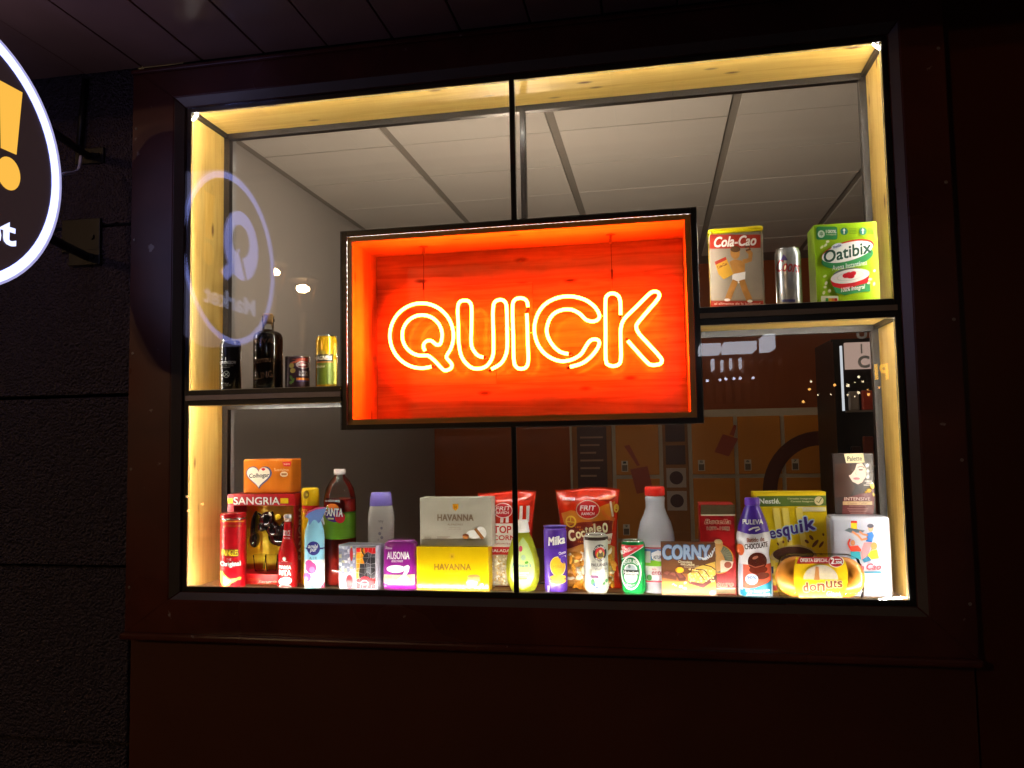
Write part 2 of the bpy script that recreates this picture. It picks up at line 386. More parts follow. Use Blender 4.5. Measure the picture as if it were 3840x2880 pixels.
# ================================================================== the setting
STEEL = M('17110f', .35, 0, .5, .15, bump=.05, bscale=60)
STEEL_LT = M('9a8d80', .42, .25, .5, var=.1)
def worn_paint():
    m = bpy.data.materials.new('worn_brown_paint'); m.use_nodes = True; n = m.node_tree.nodes; l = m.node_tree.links; b_ = n['Principled BSDF']
    tc = n.new('ShaderNodeTexCoord')
    def nz(scale, detail, stretch=(1, 1, 1)):
        mp = n.new('ShaderNodeMapping'); mp.inputs['Scale'].default_value = stretch; l.new(tc.outputs['Object'], mp.inputs[0])
        q = n.new('ShaderNodeTexNoise'); q.inputs['Scale'].default_value = scale; q.inputs['Detail'].default_value = detail; l.new(mp.outputs[0], q.inputs['Vector']); return q
    a_ = nz(5, 6); s_ = nz(22, 9, (1, 1, 1.0)); g_ = nz(1.6, 3)
    r1 = n.new('ShaderNodeValToRGB'); r1.color_ramp.elements[0].position = .30; r1.color_ramp.elements[0].color = lin('4c2015'); r1.color_ramp.elements[1].position = .72; r1.color_ramp.elements[1].color = lin('6b3322'); l.new(a_.outputs['Fac'], r1.inputs[0])
    r2 = n.new('ShaderNodeValToRGB'); r2.color_ramp.elements[0].position = .70; r2.color_ramp.elements[0].color = (0, 0, 0, 1); r2.color_ramp.elements[1].position = .74; r2.color_ramp.elements[1].color = (1, 1, 1, 1); l.new(s_.outputs['Fac'], r2.inputs[0])
    mx = n.new('ShaderNodeMix'); mx.data_type = 'RGBA'; mx.inputs['B'].default_value = lin('a39184'); l.new(r2.outputs[0], mx.inputs['Factor']); l.new(r1.outputs[0], mx.inputs['A']); l.new(mx.outputs['Result'], b_.inputs['Base Color'])
    rr_ = n.new('ShaderNodeMapRange'); rr_.inputs[1].default_value = .3; rr_.inputs[2].default_value = .7; rr_.inputs[3].default_value = .16; rr_.inputs[4].default_value = .5; l.new(g_.outputs['Fac'], rr_.inputs[0]); l.new(rr_.outputs[0], b_.inputs['Roughness'])
    bp = n.new('ShaderNodeBump'); bp.inputs['Strength'].default_value = .12; bp.inputs['Distance'].default_value = .006; l.new(a_.outputs['Fac'], bp.inputs['Height']); l.new(bp.outputs[0], b_.inputs['Normal'])
    return m
PAINT = worn_paint()
# ground
struct(box('pavement', -30, 30, -3.2, 0.02, -.3, .0, M('4a4744', .8, var=.15, scale=3, bump=.3, bscale=80)))
struct(box('road', -30, 30, -8.6, -3.2, -.3, -.13, M('1c1c1d', .7, var=.2, scale=5, bump=.4, bscale=150)))
struct(box('pavement_across', -30, 30, -14, -8.6, -.3, 0, M('4a4744', .8, var=.15, scale=3.1, bump=.3, bscale=80)))

# the shop building: facade of concrete blocks, soffit of planks, surround of the window
bld = thing('shop_building', 'dark shop facade of pebbled concrete blocks around the lit display window', 'building', (0, .1, 0))
def B(name, x0, x1, y0, y1, z0, z1, mat, bevel=0):
    o = box(name, x0, x1, y0 - .1, y1 - .1, z0, z1, mat, bld, bevel); return o
rock = ROCK()
seams = [0.0, .53, 1.053, 1.577, 2.112, 2.62]
cols = [-6.2, -4.2, -2.2, -1.19, -.188]
for i in range(len(seams) - 1):
    for j in range(len(cols) - 1):
        B('concrete_block', cols[j] + .005, cols[j+1] - .005, .0, .1, seams[i] + .005, seams[i+1] - .005, rock, .004)
B('backing_wall', -6.2, -.05, .1, .28, 0, 2.6, M('191415', .8))
B('smooth_wall', 2.145, 7.2, .0, .28, 0, 2.62, M('55260f', .3, 0, .5, .1, var=.2, scale=3, bump=.08, bscale=5))
B('plinth_wall', -.182, 2.14, .0, .28, 0, .862, M('55260f', .5, var=.2, scale=5, bump=.1, bscale=60))
B('lintel', -.05, 2.05, .03, .28, 2.486, 2.95, M('191210', .6))
B('jamb', -.182, -.045, .022, .28, .863, 2.62, M('191210', .6)); B('jamb', 2.045, 2.143, .022, .28, .863, 2.62, M('191210', .6))
B('sub_sill', -.045, 2.045, .03, .28, .863, .960, M('191210', .6))
B('upper_wall', -6.2, 7.2, -.005, .28, 2.96, 6.5, M('2a2020', .8))
# surround with its slanted inner return
def surround(name, pts_out, pts_in, pts_mid):
    # outer edge, inner front edge, inner back edge (x,z) pairs; a mitred moulding
    V = []; yf = -.030 - .1
    for (x, z) in pts_out: V.append((x, .018 - .1, z))
    for (x, z) in pts_out: V.append((x, yf, z))
    for (x, z) in pts_mid: V.append((x, yf, z))
    for (x, z) in pts_in: V.append((x, -.0075 - .1, z))
    for (x, z) in pts_in: V.append((x, .018 - .1, z))
    F = []
    for k in range(4): F.append((2*k, 2*k+1, 2*k+3, 2*k+2))
    F.append((8, 9, 1, 0)); F.append((0, 2, 4, 6, 8)); F.append((1, 9, 7, 5, 3))
    o = new_obj(name, V, F, [PAINT, M('7d7062', .32, .35, .5, var=.12, scale=12)], bld, [0, 0, 1, 0, 0, 0, 0])  # inner return coloured lighter in place of light from the window
    bm = bmesh.new(); bm.from_mesh(o.data); bmesh.ops.recalc_face_normals(bm, faces=bm.faces[:])
    bmesh.ops.bevel(bm, geom=bm.edges[:], offset=.0022, segments=2, affect='EDGES'); bm.to_mesh(o.data); bm.free(); return o
oL, oR, oB, oT = -.182, 2.143, .865, 2.590
mL, mR, mB, mT = -.040, 2.036, .965, 2.487
iL, iR, iB, iT = -.0148, 2.0148, .9855, 2.4618
surround('surround', [(oL, oB), (oL, oT)], [(iL, iB), (iL, iT)], [(mL, mB), (mL, mT)])
surround('surround', [(oR, oB), (oR, oT)], [(iR, iB), (iR, iT)], [(mR, mB), (mR, mT)])
surround('surround', [(oL, oT), (oR, oT)], [(iL, iT), (iR, iT)], [(mL, mT), (mR, mT)])
surround('surround', [(oL, oB), (oR, oB)], [(iL, iB), (iR, iB)], [(mL, mB), (mR, mB)])
B('sill_nosing', oL, oR, -.055, -.0305, .852, .872, PAINT, .006)
B('drip_moulding', oL, oR, -.042, -.031, 2.571, 2.583, PAINT, .003)
for zz in (1.0, 1.35, 1.7, 2.05, 2.4):
    for xx in (-.168, 2.128):
        bm = bmesh.new(); bmesh.ops.create_cone(bm, cap_ends=True, segments=10, radius1=.0045, radius2=.0035, depth=.002, matrix=Matrix.Translation((xx, -.1312, zz)) @ Matrix.Rotation(R(90), 4, 'X')); bm_obj('screw', bm, STEEL_LT, bld)
# soffit planks (parallel to the street depth)
sof = M('9c7460', .34, 0, .5, .1, var=.2, scale=5, bump=.05, bscale=9)
k = 0; x = -3.2
while x < 4.6:
    B('soffit_plank', x + .002, x + .2, -.95, -.03, 2.594 + random.uniform(-.001, .001), 2.616, sof, .0015); x += .2035
B('soffit_deck', -3.3, 4.7, -.99, -.006, 2.621, 2.70, M('14100f', .8))
B('soffit_fascia', -3.3, 4.7, -1.03, -.992, 2.575, 2.75, PAINT)

# the room behind the window
struct(box('shop_floor', -1.6, 6.2, .3, 8.0, -.1, 0.0, M('a39a90', .4, var=.1, scale=4)))
struct(box('wall_left', -1.6, -1.49, .3, 8.0, 0, 3.6, M('b5b2b0', .7, var=.05, scale=2)))
struct(box('wall_back', -1.6, 6.2, 7.75, 8.0, 0, 3.6, M('a85626', .6, var=.15, scale=3)))
struct(box('wall_right', 6.0, 6.2, .3, 8.0, 0, 3.6, M('6b615c', .7, var=.1, scale=2)))
wf = M('b5b2b0', .7, var=.05, scale=2)
struct(box('wall_front_left', -1.6, -.04, .28, .33, 0, 3.6, wf)); struct(box('wall_front_right', 2.04, 6.2, .28, .33, 0, 3.6, wf))
struct(box('wall_front_low', -.04, 2.04, .28, .33, 0, .95, wf)); struct(box('wall_front_top', -.04, 2.04, .28, .33, 2.50, 3.6, wf))
ceil = struct(box('ceiling', -1.6, 6.2, .3, 8.0, 3.545, 3.70, M('8f8b85', .8)))
tile = M('d2cfca', .75, var=.05, scale=1.5, bump=.15, bscale=180)
tx = [-1.49 + .04, -.38, .76, 1.95, 3.10, 4.25, 5.4]
ty = [.33 + .69 * i for i in range(11)]
for i in range(len(tx) - 1):
    for j in range(len(ty) - 1):
        o = box('ceiling_tile', tx[i] + .03, tx[i+1] - .03, ty[j] + .006, ty[j+1] - .006, 3.53 + random.uniform(-.003, .002), 3.5445, tile, ceil, .003)

# ================================================================== the display window
win = thing('display_window', 'black steel display window with pine lined compartments and bright light strips', 'window', (1, .1, .967))
def W(name, x0, x1, y0, y1, z0, z1, mat, bevel=0, parent=None):
    o = box(name, x0 - 1, x1 - 1, y0 - .1, y1 - .1, z0 - .967, z1 - .967, mat, parent or win, bevel); return o
WX = WOOD('x'); WZ = WOOD('z')
yb = .2126
W('liner_board', -.034, -.016, .022, yb, .967, 2.481, WZ); W('liner_board', 2.016, 2.034, .022, yb, .967, 2.481, WZ)
W('liner_board', -.0155, 2.0155, .022, yb, 2.463, 2.481, WX); W('floor_board', -.0155, 2.0155, .022, yb, .967, .985, WOOD('x', 'b98d55', '8d6436', .35))
W('shelf', -.0155, .4925, .0225, yb, 1.547, 1.572, WX); W('shelf', 1.5115, 2.0155, .0225, yb, 1.7265, 1.755, WX)
# front borders and bars
def bar(x0, x1, z0, z1, m=STEEL, y0=-.0003, y1=.0055, name='frame_bar'): return W(name, x0, x1, y0, y1, z0, z1, m, .0008)
bar(-.0146, 0, .9856, 2.4617); bar(2.0, 2.0146, .9856, 2.4617); bar(.0002, 1.9998, 2.447, 2.4617); bar(.0002, 1.9998, .9856, 1.0)
NA, NB_, NC, ND = .4914, 1.5127, 1.455, 2.0383
bar(NA, NA + .0161, NC, ND); bar(NB_ - .0161, NB_, NC, ND); bar(NA + .0163, NB_ - .0163, ND - .0145, ND); bar(NA + .0163, NB_ - .0163, NC, NC + .0145)
bar(.0002, NA - .0002, 1.5676, 1.5825); bar(.0002, NA - .0002, 1.537, 1.5518); bar(-.006, NA - .0002, 1.552, 1.5674, STEEL_LT, -.0072, .02, 'shelf_bar')
bar(NB_ + .0002, 1.9998, 1.7476, 1.764); bar(NB_ + .0002, 1.9998, 1.716, 1.7326); bar(NB_ + .0002, 2.006, 1.7328, 1.7474, STEEL_LT, -.0072, .02, 'shelf_bar')
bar(1.003, 1.0175, ND + .0002, 2.4468, name='mullion'); bar(.991, 1.0055, 1.0002, NC - .0002, name='mullion')
# pale sealant beads along the inner edges of the borders
bead = M('c9c6c0', .35, spec=.6)
def bd(x0, x1, z0, z1): return W('sealant_bead', x0, x1, .0066, .0088, z0, z1, bead)
for (lx, rx, zu0, zl1) in ((.0005, NA - .0005, 1.583, 1.5365), (NB_ + .0005, 1.9995, 1.7645, 1.7155)):
    left = lx < .5; ox = lx if left else rx - .0018; ix = rx - .0018 if left else lx
    bd(ox, ox + .0018, zu0, 2.4465); bd(ix, ix + .0018, zu0, ND); bd(ox, ox + .0018, 1.0005, zl1); bd(ix, ix + .0018, NC, zl1)
    bd(lx, rx, zu0, zu0 + .0018); bd(lx, rx, zl1 - .0018, zl1)
bd(.0025, 1.002, 2.4447, 2.4465); bd(1.0195, 1.9975, 2.4447, 2.4465); bd(.0025, .990, 1.0005, 1.0023); bd(1.0065, 1.9975, 1.0005, 1.0023)
for a in ((NA, 1.0025, ND + .0005, ND + .0023), (1.018, NB_, ND + .0005, ND + .0023), (NA, .9905, NC - .0023, NC - .0005), (1.006, NB_, NC - .0023, NC - .0005),
          (1.0012, 1.0028, ND + .003, 2.444), (1.0177, 1.0193, ND + .003, 2.444)):
    W('sealant_bead', a[0], a[1], .0066, .0088, a[2], a[3], bead)
# glass panes
gl = GLASS(ior=1.52, dust_haze=.006, name='window_glass')  # dust film on the panes, also standing in for haze
def pane(poly): return prism('glass_pane', [(x - 1, z - .967) for x, z in poly], -.0068 - .1, -.0008 - .1, gl, win)
gx0, gx1, gz0, gz1 = -.0142, 2.0142, .986, 2.4613
pane([(gx0, 1.5678), (NA, 1.5678), (NA, ND), (1.0100, ND), (1.0100, gz1), (gx0, gz1)])
pane([(1.0106, gz1), (1.0106, ND), (NB_, ND), (NB_, 1.7478), (gx1, 1.7478), (gx1, gz1)])
pane([(gx0, gz0), (.9979, gz0), (.9979, NC), (NA, NC), (NA, 1.5516), (gx0, 1.5516)])
pane([(.9985, gz0), (gx1, gz0), (gx1, 1.7324), (NB_, 1.7324), (NB_, NC), (.9985, NC)])
pane([(NA + .0005, NC + .0005), (NB_ - .0005, NC + .0005), (NB_ - .0005, ND - .0005), (NA + .0005, ND - .0005)])
# rear frame
ra, rb = yb + .0005, yb + .022
W('rear_bar', -.034, .003, ra, rb, .967, 2.481, STEEL); W('rear_bar', 1.997, 2.034, ra, rb, .967, 2.481, STEEL)
W('rear_bar', .0032, 1.9968, ra, rb, 2.444, 2.481, STEEL); W('rear_bar', .0032, 1.9968, ra, rb, .967, .990, STEEL)
W('rear_bar', .996, 1.013, ra, rb, 2.041, 2.4438, STEEL)
W('rear_bar', .0032, NA, ra, rb, 1.532, 1.560, STEEL); W('rear_bar', NB_, 1.9968, ra, rb, 1.708, 1.740, STEEL)
for x0, x1, z0, z1 in ((-.0155, -.003, 2.450, 2.4625), (2.003, 2.0155, 2.450, 2.4625), (2.003, 2.0155, 1.714, 1.7262)):
    W('corner_angle', x0, x1, .03, yb, z0, z1, M('3b3836', .35, .6, var=.1))
# pine box of the neon sign, its back of planks
CW = .03
a, b, c, d = NA + .0163, NB_ - .0163, NC + .0147, ND - .0147
t = .0152
WNX = WOOD('x', rough=.3, coat=.3); WNZ = WOOD('z', rough=.3, coat=.3)
W('neon_box_board', a, a + t, .0075, .2106, c, d, WNZ); W('neon_box_board', b - t, b, .0075, .2106, c, d, WNZ)
W('neon_box_board', a + t, b - t, .0075, .2106, d - t, d, WNX); W('neon_box_board', a + t, b - t, .0075, .2106, c, c + t, WNX)
W('neon_box_back', a, b, .226, .232, c, d, STEEL)
hz = (d - c - 2 * t) / 5
WB = WOOD('x', 'e4c184', 'c08f4c', rough=.22, coat=.6, knots=1.0)
for i in range(5):
    sp = random.uniform(.35, .65) if i % 2 else 1
    xs_ = [a + t, a + t + (b - a - 2*t) * sp, b - t]
    for q in range(2):
        if xs_[q+1] - xs_[q] > .02:
            W('back_plank', xs_[q] + .0006, xs_[q+1] - .0006, .2110 + random.uniform(0, .0004), .2255, c + t + hz * i + .0004, c + t + hz * (i+1) - .0004, WB)
# outer skin of the neon box towards the goods
W('neon_box_skin', NA + .002, a, .0225, .232, NC + .002, ND - .002, STEEL); W('neon_box_skin', b, NB_ - .002, .0225, .232, NC + .002, ND - .002, STEEL)
W('neon_box_skin', a, b, .0225, .232, d, ND - .002, STEEL); W('neon_box_skin', a, b, .0225, .232, NC + .002, c, STEEL)
# LED strips in the nook behind the front border, facing the goods
led = EM((1.0, .93, .80), LED_POWER, 'led_diode'); tape = M('e8e8e4', .5)
def strip(p0, p1, nrm, n_sp=.0166):
    p0, p1, nrm = Vector(p0), Vector(p1), Vector(nrm).normalized(); t_ = (p1 - p0).normalized(); s_ = t_.cross(nrm)
    off = Vector((1, .1, .967)); V = []
    for p in (p0, p1):
        for q in (-.004, .004):
            for e in (-.0012, 0): V.append(p + s_ * q + nrm * e - off)
    o = new_obj('led_strip', V, [(0,1,3,2), (4,6,7,5), (0,4,5,1), (2,3,7,6), (1,5,7,3), (0,2,6,4)], tape, win)
    n = int((p1 - p0).length / n_sp); V = []; F = []
    for i in range(n):
        c_ = p0 + t_ * (i + .5) * n_sp - off
        k = len(V)
        for e in (0.0002, .0014):
            for q, w in ((-.0025, -.0025), (.0025, -.0025), (.0025, .0025), (-.0025, .0025)): V.append(c_ + t_ * q + s_ * w + nrm * e)
        F += [(k+4, k+5, k+6, k+7), (k, k+1, k+5, k+4), (k+1, k+2, k+6, k+5), (k+2, k+3, k+7, k+6), (k+3, k, k+4, k+7)]
    dd = new_obj('diodes', V, F, led, o); dd['kind'] = 'stuff'; return o
yl = .0115
strip((-.008, .018, 2.430), (.016, .018, 2.4540), (.7, -.25, -.7), .0085); strip((1.984, .018, 2.4540), (2.008, .018, 2.430), (-.7, -.25, -.7), .0085)
strip((1.935, .034, .9935), (1.999, .018, 1.0035), (0, -.35, 1), .0085)
strip((NA + .01, yl, NC + .0055), (NB_ - .01, yl, NC + .0055), (0, .75, -.66)); strip((NA + .01, yl, ND - .0055), (NB_ - .01, yl, ND - .0055), (0, .75, .66))
strip((NA + .0055, yl, 1.59), (NA + .0055, yl, ND - .01), (-.66, .75, 0)); strip((NB_ - .0055, yl, 1.772), (NB_ - .0055, yl, ND - .01), (.66, .75, 0))
strip((.004, yl, 1.5425), (NA - .004, yl, 1.5425), (0, .75, -.66)); strip((NB_ + .004, yl, 1.7215), (1.996, yl, 1.7215), (0, .75, -.66))
strip((0.0, yl, .9905), (2.0, yl, .9905), (0, .75, .66))
strip((0.0, yl, 2.4575), (2.0, yl, 2.4575), (0, .75, -.66))
strip((-.0095, yl, 1.0), (-.0095, yl, 2.446), (.66, .75, 0))
strip((2.0095, yl, 1.0), (2.0095, yl, 2.446), (-.66, .75, 0))

# ================================================================== neon sign
NY = .112
neon = thing('neon_sign', 'glowing yellow neon word in outlined capitals hung in the orange pine box', 'neon sign', (1.0, NY, 1.62))
def nz_(p):                                  # pixel of the enlarged crop -> plane of the tubes
    P = un(1240 + p[0] / 1.5361, 740 + p[1] / 1.5361, NY); return Vector((P.x - 1.0, 0, P.z - 1.62))
def arcp(cx, cy_, rx, ry, a0, a1, n): return [(cx + rx * math.cos(R(a0 + (a1 - a0) * i / n)), cy_ + ry * math.sin(R(a0 + (a1 - a0) * i / n))) for i in range(n + 1)]
LET = {
 'Q': arcp(524, 797, 183, 187, 71, 384, 22) + [(672, 905), (668, 925), (690, 950), (699, 968), (690, 987), (665, 997), (645, 990), (600, 943), (565, 914)] + arcp(527, 795, 115, 117, 82, 385, 20) + [(612, 850), (595, 838), (578, 826), (555, 827), (538, 843), (535, 865), (546, 888)],
 'U': [(883, 922), (850, 912), (822, 880), (809, 838), (811, 740), (812, 640), (800, 603), (772, 594), (743, 603), (732, 640), (735, 740), (738, 840), (755, 920), (797, 972), (843, 988), (898, 972), (932, 920), (938, 860), (936, 750), (935, 650), (945, 603), (978, 590), (1004, 602), (1014, 640), (1016, 750), (1017, 850), (1010, 905), (980, 958), (925, 990)],
 'I': [(1137, 635), (1131, 601), (1110, 583), (1080, 581), (1056, 596), (1048, 632), (1051, 780), (1055, 930), (1063, 969), (1086, 987), (1114, 985), (1132, 969), (1138, 930), (1134, 800), (1130, 668)],
 'C': [(1372, 903), (1322, 890), (1278, 850), (1247, 790), (1250, 730), (1280, 675), (1335, 648), (1390, 648), (1437, 672), (1468, 703), (1504, 715), (1537, 706), (1548, 680), (1527, 638)] + arcp(1363, 757, 190, 187, -47, -330 + 0, 20)[1:] [:0] + [(1480, 598), (1425, 577), (1365, 570), (1300, 581), (1240, 612), (1196, 665), (1174, 740), (1180, 810), (1207, 870), (1255, 917), (1320, 943), (1385, 936), (1440, 905), (1468, 862), (1492, 828), (1522, 817), (1546, 830), (1541, 862), (1505, 912), (1450, 955), (1378, 977)],
 'K': [(1670, 680), (1668, 600), (1655, 566), (1625, 553), (1596, 563), (1583, 600), (1584, 770), (1585, 935), (1601, 965), (1630, 972), (1659, 962), (1672, 930), (1671, 830), (1671, 760), (1690, 702), (1760, 632), (1830, 562), (1856, 544), (1884, 546), (1893, 566), (1880, 592), (1822, 660), (1768, 725), (1761, 752), (1780, 790), (1840, 855), (1898, 920), (1908, 945), (1890, 962), (1852, 966), (1825, 953), (1770, 893), (1710, 825)]}
nf = EM(NEON_FRONT, 1, 'neon_front'); nb = EM(NEON_BACK, 1, 'neon_back')
for ch, pts in LET.items():
    bm = bmesh.new(); path = [nz_((p.x, p.y)) for p in spline([(x, y, 0) for x, y in pts], 3)]
    tube_bm(bm, path, .0049, 8)
    bm.normal_update()
    for f in bm.faces: f.material_index = 0 if f.normal.y < .05 else 1
    for e_, e2 in ((path[0], path[1]), (path[-1], path[-2])):
        dv = (e_ - e2).normalized(); tube('electrode_cap', [e_ - dv * .001, e_ + dv * .004, e_ + dv * .006 + Vector((0, .008, 0))], .0056, M('4a2410', .4), neon, 10)
    for q_ in range(6, len(path) - 6, 26):
        c_ = path[q_]; tube('tube_support', [c_ + Vector((0, .0045, 0)), c_ + Vector((0, .0078, 0))], .0035, M('d8b48a', .3), neon, 8)
    o = bm_obj('neon_letter', bm, [nf, nb], neon, True); o['label'] = 'glowing neon tube shaped as the letter ' + ch
acr = GLASS((.97, .97, .97), 1.35, 0, name='acrylic')
def outl(p):
    P = nz_(p); return (P.x, P.z)
prism('acrylic_plate', [outl(p) for p in [(300, 800), (330, 680), (410, 595), (530, 565), (640, 590), (700, 600), (720, 560), (790, 545), (850, 570), (890, 580), (960, 548), (1060, 540), (1150, 560), (1230, 570), (1370, 525), (1500, 560), (1560, 540), (1640, 515), (1720, 530), (1850, 500), (1930, 530), (1920, 610), (1830, 740), (1950, 920), (1930, 1000), (1850, 1005), (1740, 930), (1700, 1010), (1600, 1015), (1530, 950), (1400, 1020), (1260, 990), (1190, 960), (1150, 1025), (1050, 1020), (960, 1015), (850, 1030), (760, 990), (690, 1035), (520, 1030), (370, 960)]], .0075, .0105, acr, neon)
wire = M('6b3a14', .4, .6)
for (hx, hy, bx, by) in ((536, 288, 534, 572), (1613, 222, 1622, 515)):
    top = nz_((hx, hy)); bot = nz_((bx, by)); zt = d - t - .0005 - 1.62
    lathe('ceiling_cup', [(.001, zt - .001), (.014, zt - .001), (.014, zt), (.001, zt)], M('b08a5a', .3, .8), neon, 20, cx=top.x, cyy=0)
    lathe('cable_gripper', [(.003, zt - .026), (.0042, zt - .02), (.0042, zt - .001), (.003, zt - .001)], M('b08a5a', .3, .8), neon, 12, cx=top.x, cyy=0)
    tube('suspension_wire', [(top.x, 0, zt - .02), (bot.x, .004, bot.z + .03), (bot.x, .008, bot.z - .012)], .0009, wire, neon, 6)
    lathe('wire_clamp', [(.002, bot.z + .02), (.0032, bot.z + .024), (.0032, bot.z + .048), (.002, bot.z + .052)], wire, neon, 10, cx=bot.x, cyy=.003)
jp = M('d9902a', .4)
for p, q in (((1020, 740), (1045, 760)), ((1125, 765), (1175, 770)), ((712, 742), (740, 750)), ((1548, 668), (1585, 676))):
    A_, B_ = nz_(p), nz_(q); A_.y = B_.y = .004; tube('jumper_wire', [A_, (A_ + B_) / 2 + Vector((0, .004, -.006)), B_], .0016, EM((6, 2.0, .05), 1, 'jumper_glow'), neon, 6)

# ================================================================== round blade sign
SX, SY, SZ, SR = -.214, -.617, 2.136, .340
sign = thing('round_sign', 'round lit blade sign with white ring and yellow exclamation mark on wall brackets', 'shop sign', (SX, SY, SZ - SR))
def disc(name, r0, r1, x0, x1, mat, n=72):
    V = []; F = []
    for i in range(n):
        a_ = 2 * math.pi * i / n; c_, s_ = math.cos(a_), math.sin(a_)
        for r_, x_ in ((r1, x0), (r1, x1), (r0, x1), (r0, x0)): V.append((x_, r_ * c_, SR + r_ * s_))
    for i in range(n):
        j = (i + 1) % n
        for q in range(4):
            F.append((4*i+q, 4*i+(q+1) % 4, 4*j+(q+1) % 4, 4*j+q))
    o = new_obj(name, V, F, mat, sign); return o
ringm = EM((1.15, 1.30, 3.4), 1, 'sign_white_light'); face = M('2a2024', .3, name='sign_face'); fb = face.node_tree.nodes['Principled BSDF']
fb.inputs['Emission Color'].default_value = (1.0, .55, .6, 1); fb.inputs['Emission Strength'].default_value = .022      # faint reddish glow put into the face for light falling on it
disc('face_panel', .0005, SR - .030, -.110, -.004, face); disc('light_ring', SR - .0295, SR - .006, -.108, -.001, ringm); disc('rim', SR - .0055, SR, -.112, .001, EM((.42, .40, .72), 1, 'sign_rim_light'))
def sface(name, P2, F, mat, lay=1):
    V = [(-.0035 + .0012 * lay, y - SY, z - (SZ - SR)) for y, z in P2]; return new_obj(name, V, F, mat, sign)
yel = EM((1.0, .52, .07), 1.0, 'sign_yellow_light')
bang = [(-.488, 2.349), (-.415, 2.349), (-.429, 2.177), (-.478, 2.177)]
sface('exclamation_bar', bang, [(0, 1, 2, 3)], yel)
e = ell_pts(-.4515, 2.120, .0365, .0425, 28); sface('exclamation_dot', e, [tuple(range(len(e)))], yel)
# letter Q with its arrow-like tail, and the word Market below
qo = ell_pts(-.685, 2.205, .130, .138, 40); qi = ell_pts(-.680, 2.222, .066, .066, 40)
sface('letter_q', qo + qi, [(j, (j+1) % 40, (j+1) % 40 + 40, j + 40) for j in range(40)], ringm, 1)
sface('letter_q_tail', [(-.66, 2.19), (-.60, 2.13), (-.535, 2.07), (-.575, 2.045), (-.70, 2.14)], [(0, 1, 2, 3, 4)], ringm, 2)
sface('letter_q_gap', [(-.735, 2.05), (-.715, 2.06), (-.655, 2.175), (-.675, 2.18)], [(0, 1, 2, 3)], face, 3)
Pm, Fm = text_fit('Market', (-.795, -2.005, -.423, -1.935), .03)
sface('lettering', [(x_, -y_) for x_, y_ in Pm], Fm, EM((1.05, 1.15, 1.9), 1, 'sign_letter_light'))
brk = M('16100f', .45, 0, var=.2)
def SB(name, x0, x1, y0, y1, z0, z1, m=brk, bv=.002): return box(name, x0 - SX, x1 - SX, y0 - SY, y1 - SY, z0 - (SZ - SR), z1 - (SZ - SR), m, sign, bv)
SB('bracket_plate', -.40, -.298, -.010, -.0005, 2.312, 2.362); SB('bracket_plate', -.44, -.304, -.012, -.0005, 2.03, 2.135); SB('bracket_plate', -.41, -.30, -.016, -.0125, 1.985, 2.035)
off_ = Vector((SX, SY, SZ - SR))
tube('bracket_arm', [Vector(p) - off_ for p in ((-.355, -.008, 2.338), (-.29, -.30, 2.335))], .012, brk, sign, 10)
tube('bracket_arm', [Vector(p) - off_ for p in ((-.345, -.012, 2.012), (-.28, -.32, 2.02))], .013, brk, sign, 10)
tube('bracket_stay', [Vector(p) - off_ for p in ((-.385, -.012, 2.35), (-.365, -.012, 2.585))], .010, brk, sign, 10)
for p in ((-.318, -.012, 2.337), (-.33, -.014, 2.075), (-.325, -.018, 2.01)):
    bm = bmesh.new(); bmesh.ops.create_cone(bm, cap_ends=True, segments=6, radius1=.009, radius2=.009, depth=.008, matrix=Matrix.Translation(Vector(p) - off_) @ Matrix.Rotation(R(90), 4, 'X')); bm_obj('bolt', bm, brk, sign)
tube('loose_cable', [q - off_ for q in spline([(-.24, -.275, 2.165), (-.255, -.22, 2.20), (-.27, -.15, 2.235), (-.285, -.12, 2.29)], 5)], .005, M('c9c0c8', .5), sign, 8)

# ================================================================== goods in the display
def hx(c, **k): return M(c, **k)
WHITE = M('f2f2ee', .4); BLACK = M('141210', .4); RED = M('d4121c', .35, coat=.2); CREAM = M('efe3c0', .45); YEL = M('f5cf12', .4)
NAVY = M('1c2c70', .4); GREEN = M('2a9a4a', .4); BROWN = M('5a2e1a', .45); GOLD = M('d9a63a', .35, .5); GREY = M('9a9a9a', .5)
ORG = M('f08a1c', .4); PINK = M('e64a8c', .4); PURPLE = M('5a2a9c', .35); SKIN = M('e8b48c', .5)
ALU = M('d8dadd', .22, 1, var=.03)
# ---- lower row, red crisps tube
p = Prod('crisps_tube', 'tall red cardboard crisps tube with yellow lettering and a golden crisp printed low', 'crisps tube', 'A', (342, 668, 620, 1450), .084, round_=True)
r, h = p.r, p.h
lathe('body', [(r*.98, 0), (r*.98, .004), (r*.965, .005), (r*.965, h - .020), (r*.965, h-.019)], M('d00c1e', .3, coat=.4, var=.05), p.root, 48)
lathe('rim', [(r*.98, h-.0192), (r*.99, h-.0188), (r*.99, h-.0155), (r*.98, h-.015)], ALU, p.root, 48)
lathe('lid', [(r*.985, h-.0148), (r, h-.014), (r, h-.003), (r*.97, h), (.001, h)], M('b00a16', .25, coat=.5), p.root, 48)
p.cyl_surf(r*.965)
p.rect((350, 745, 612, 756), M('f0a030', .35), 'stripe'); p.text('LIMITED EDITION', (385, 785, 570, 805), GOLD, .01)
p.text('PRINGLES', (362, 1036, 536, 1104), M('ffd21e', .4), .03, edge=BLACK, ew=.07)
p.text('THE', (410, 1128, 462, 1150), WHITE, .02); p.text('Original', (345, 1158, 560, 1222), WHITE, .02, rot=3, edge=M('7d7a86', .4), ew=.05)
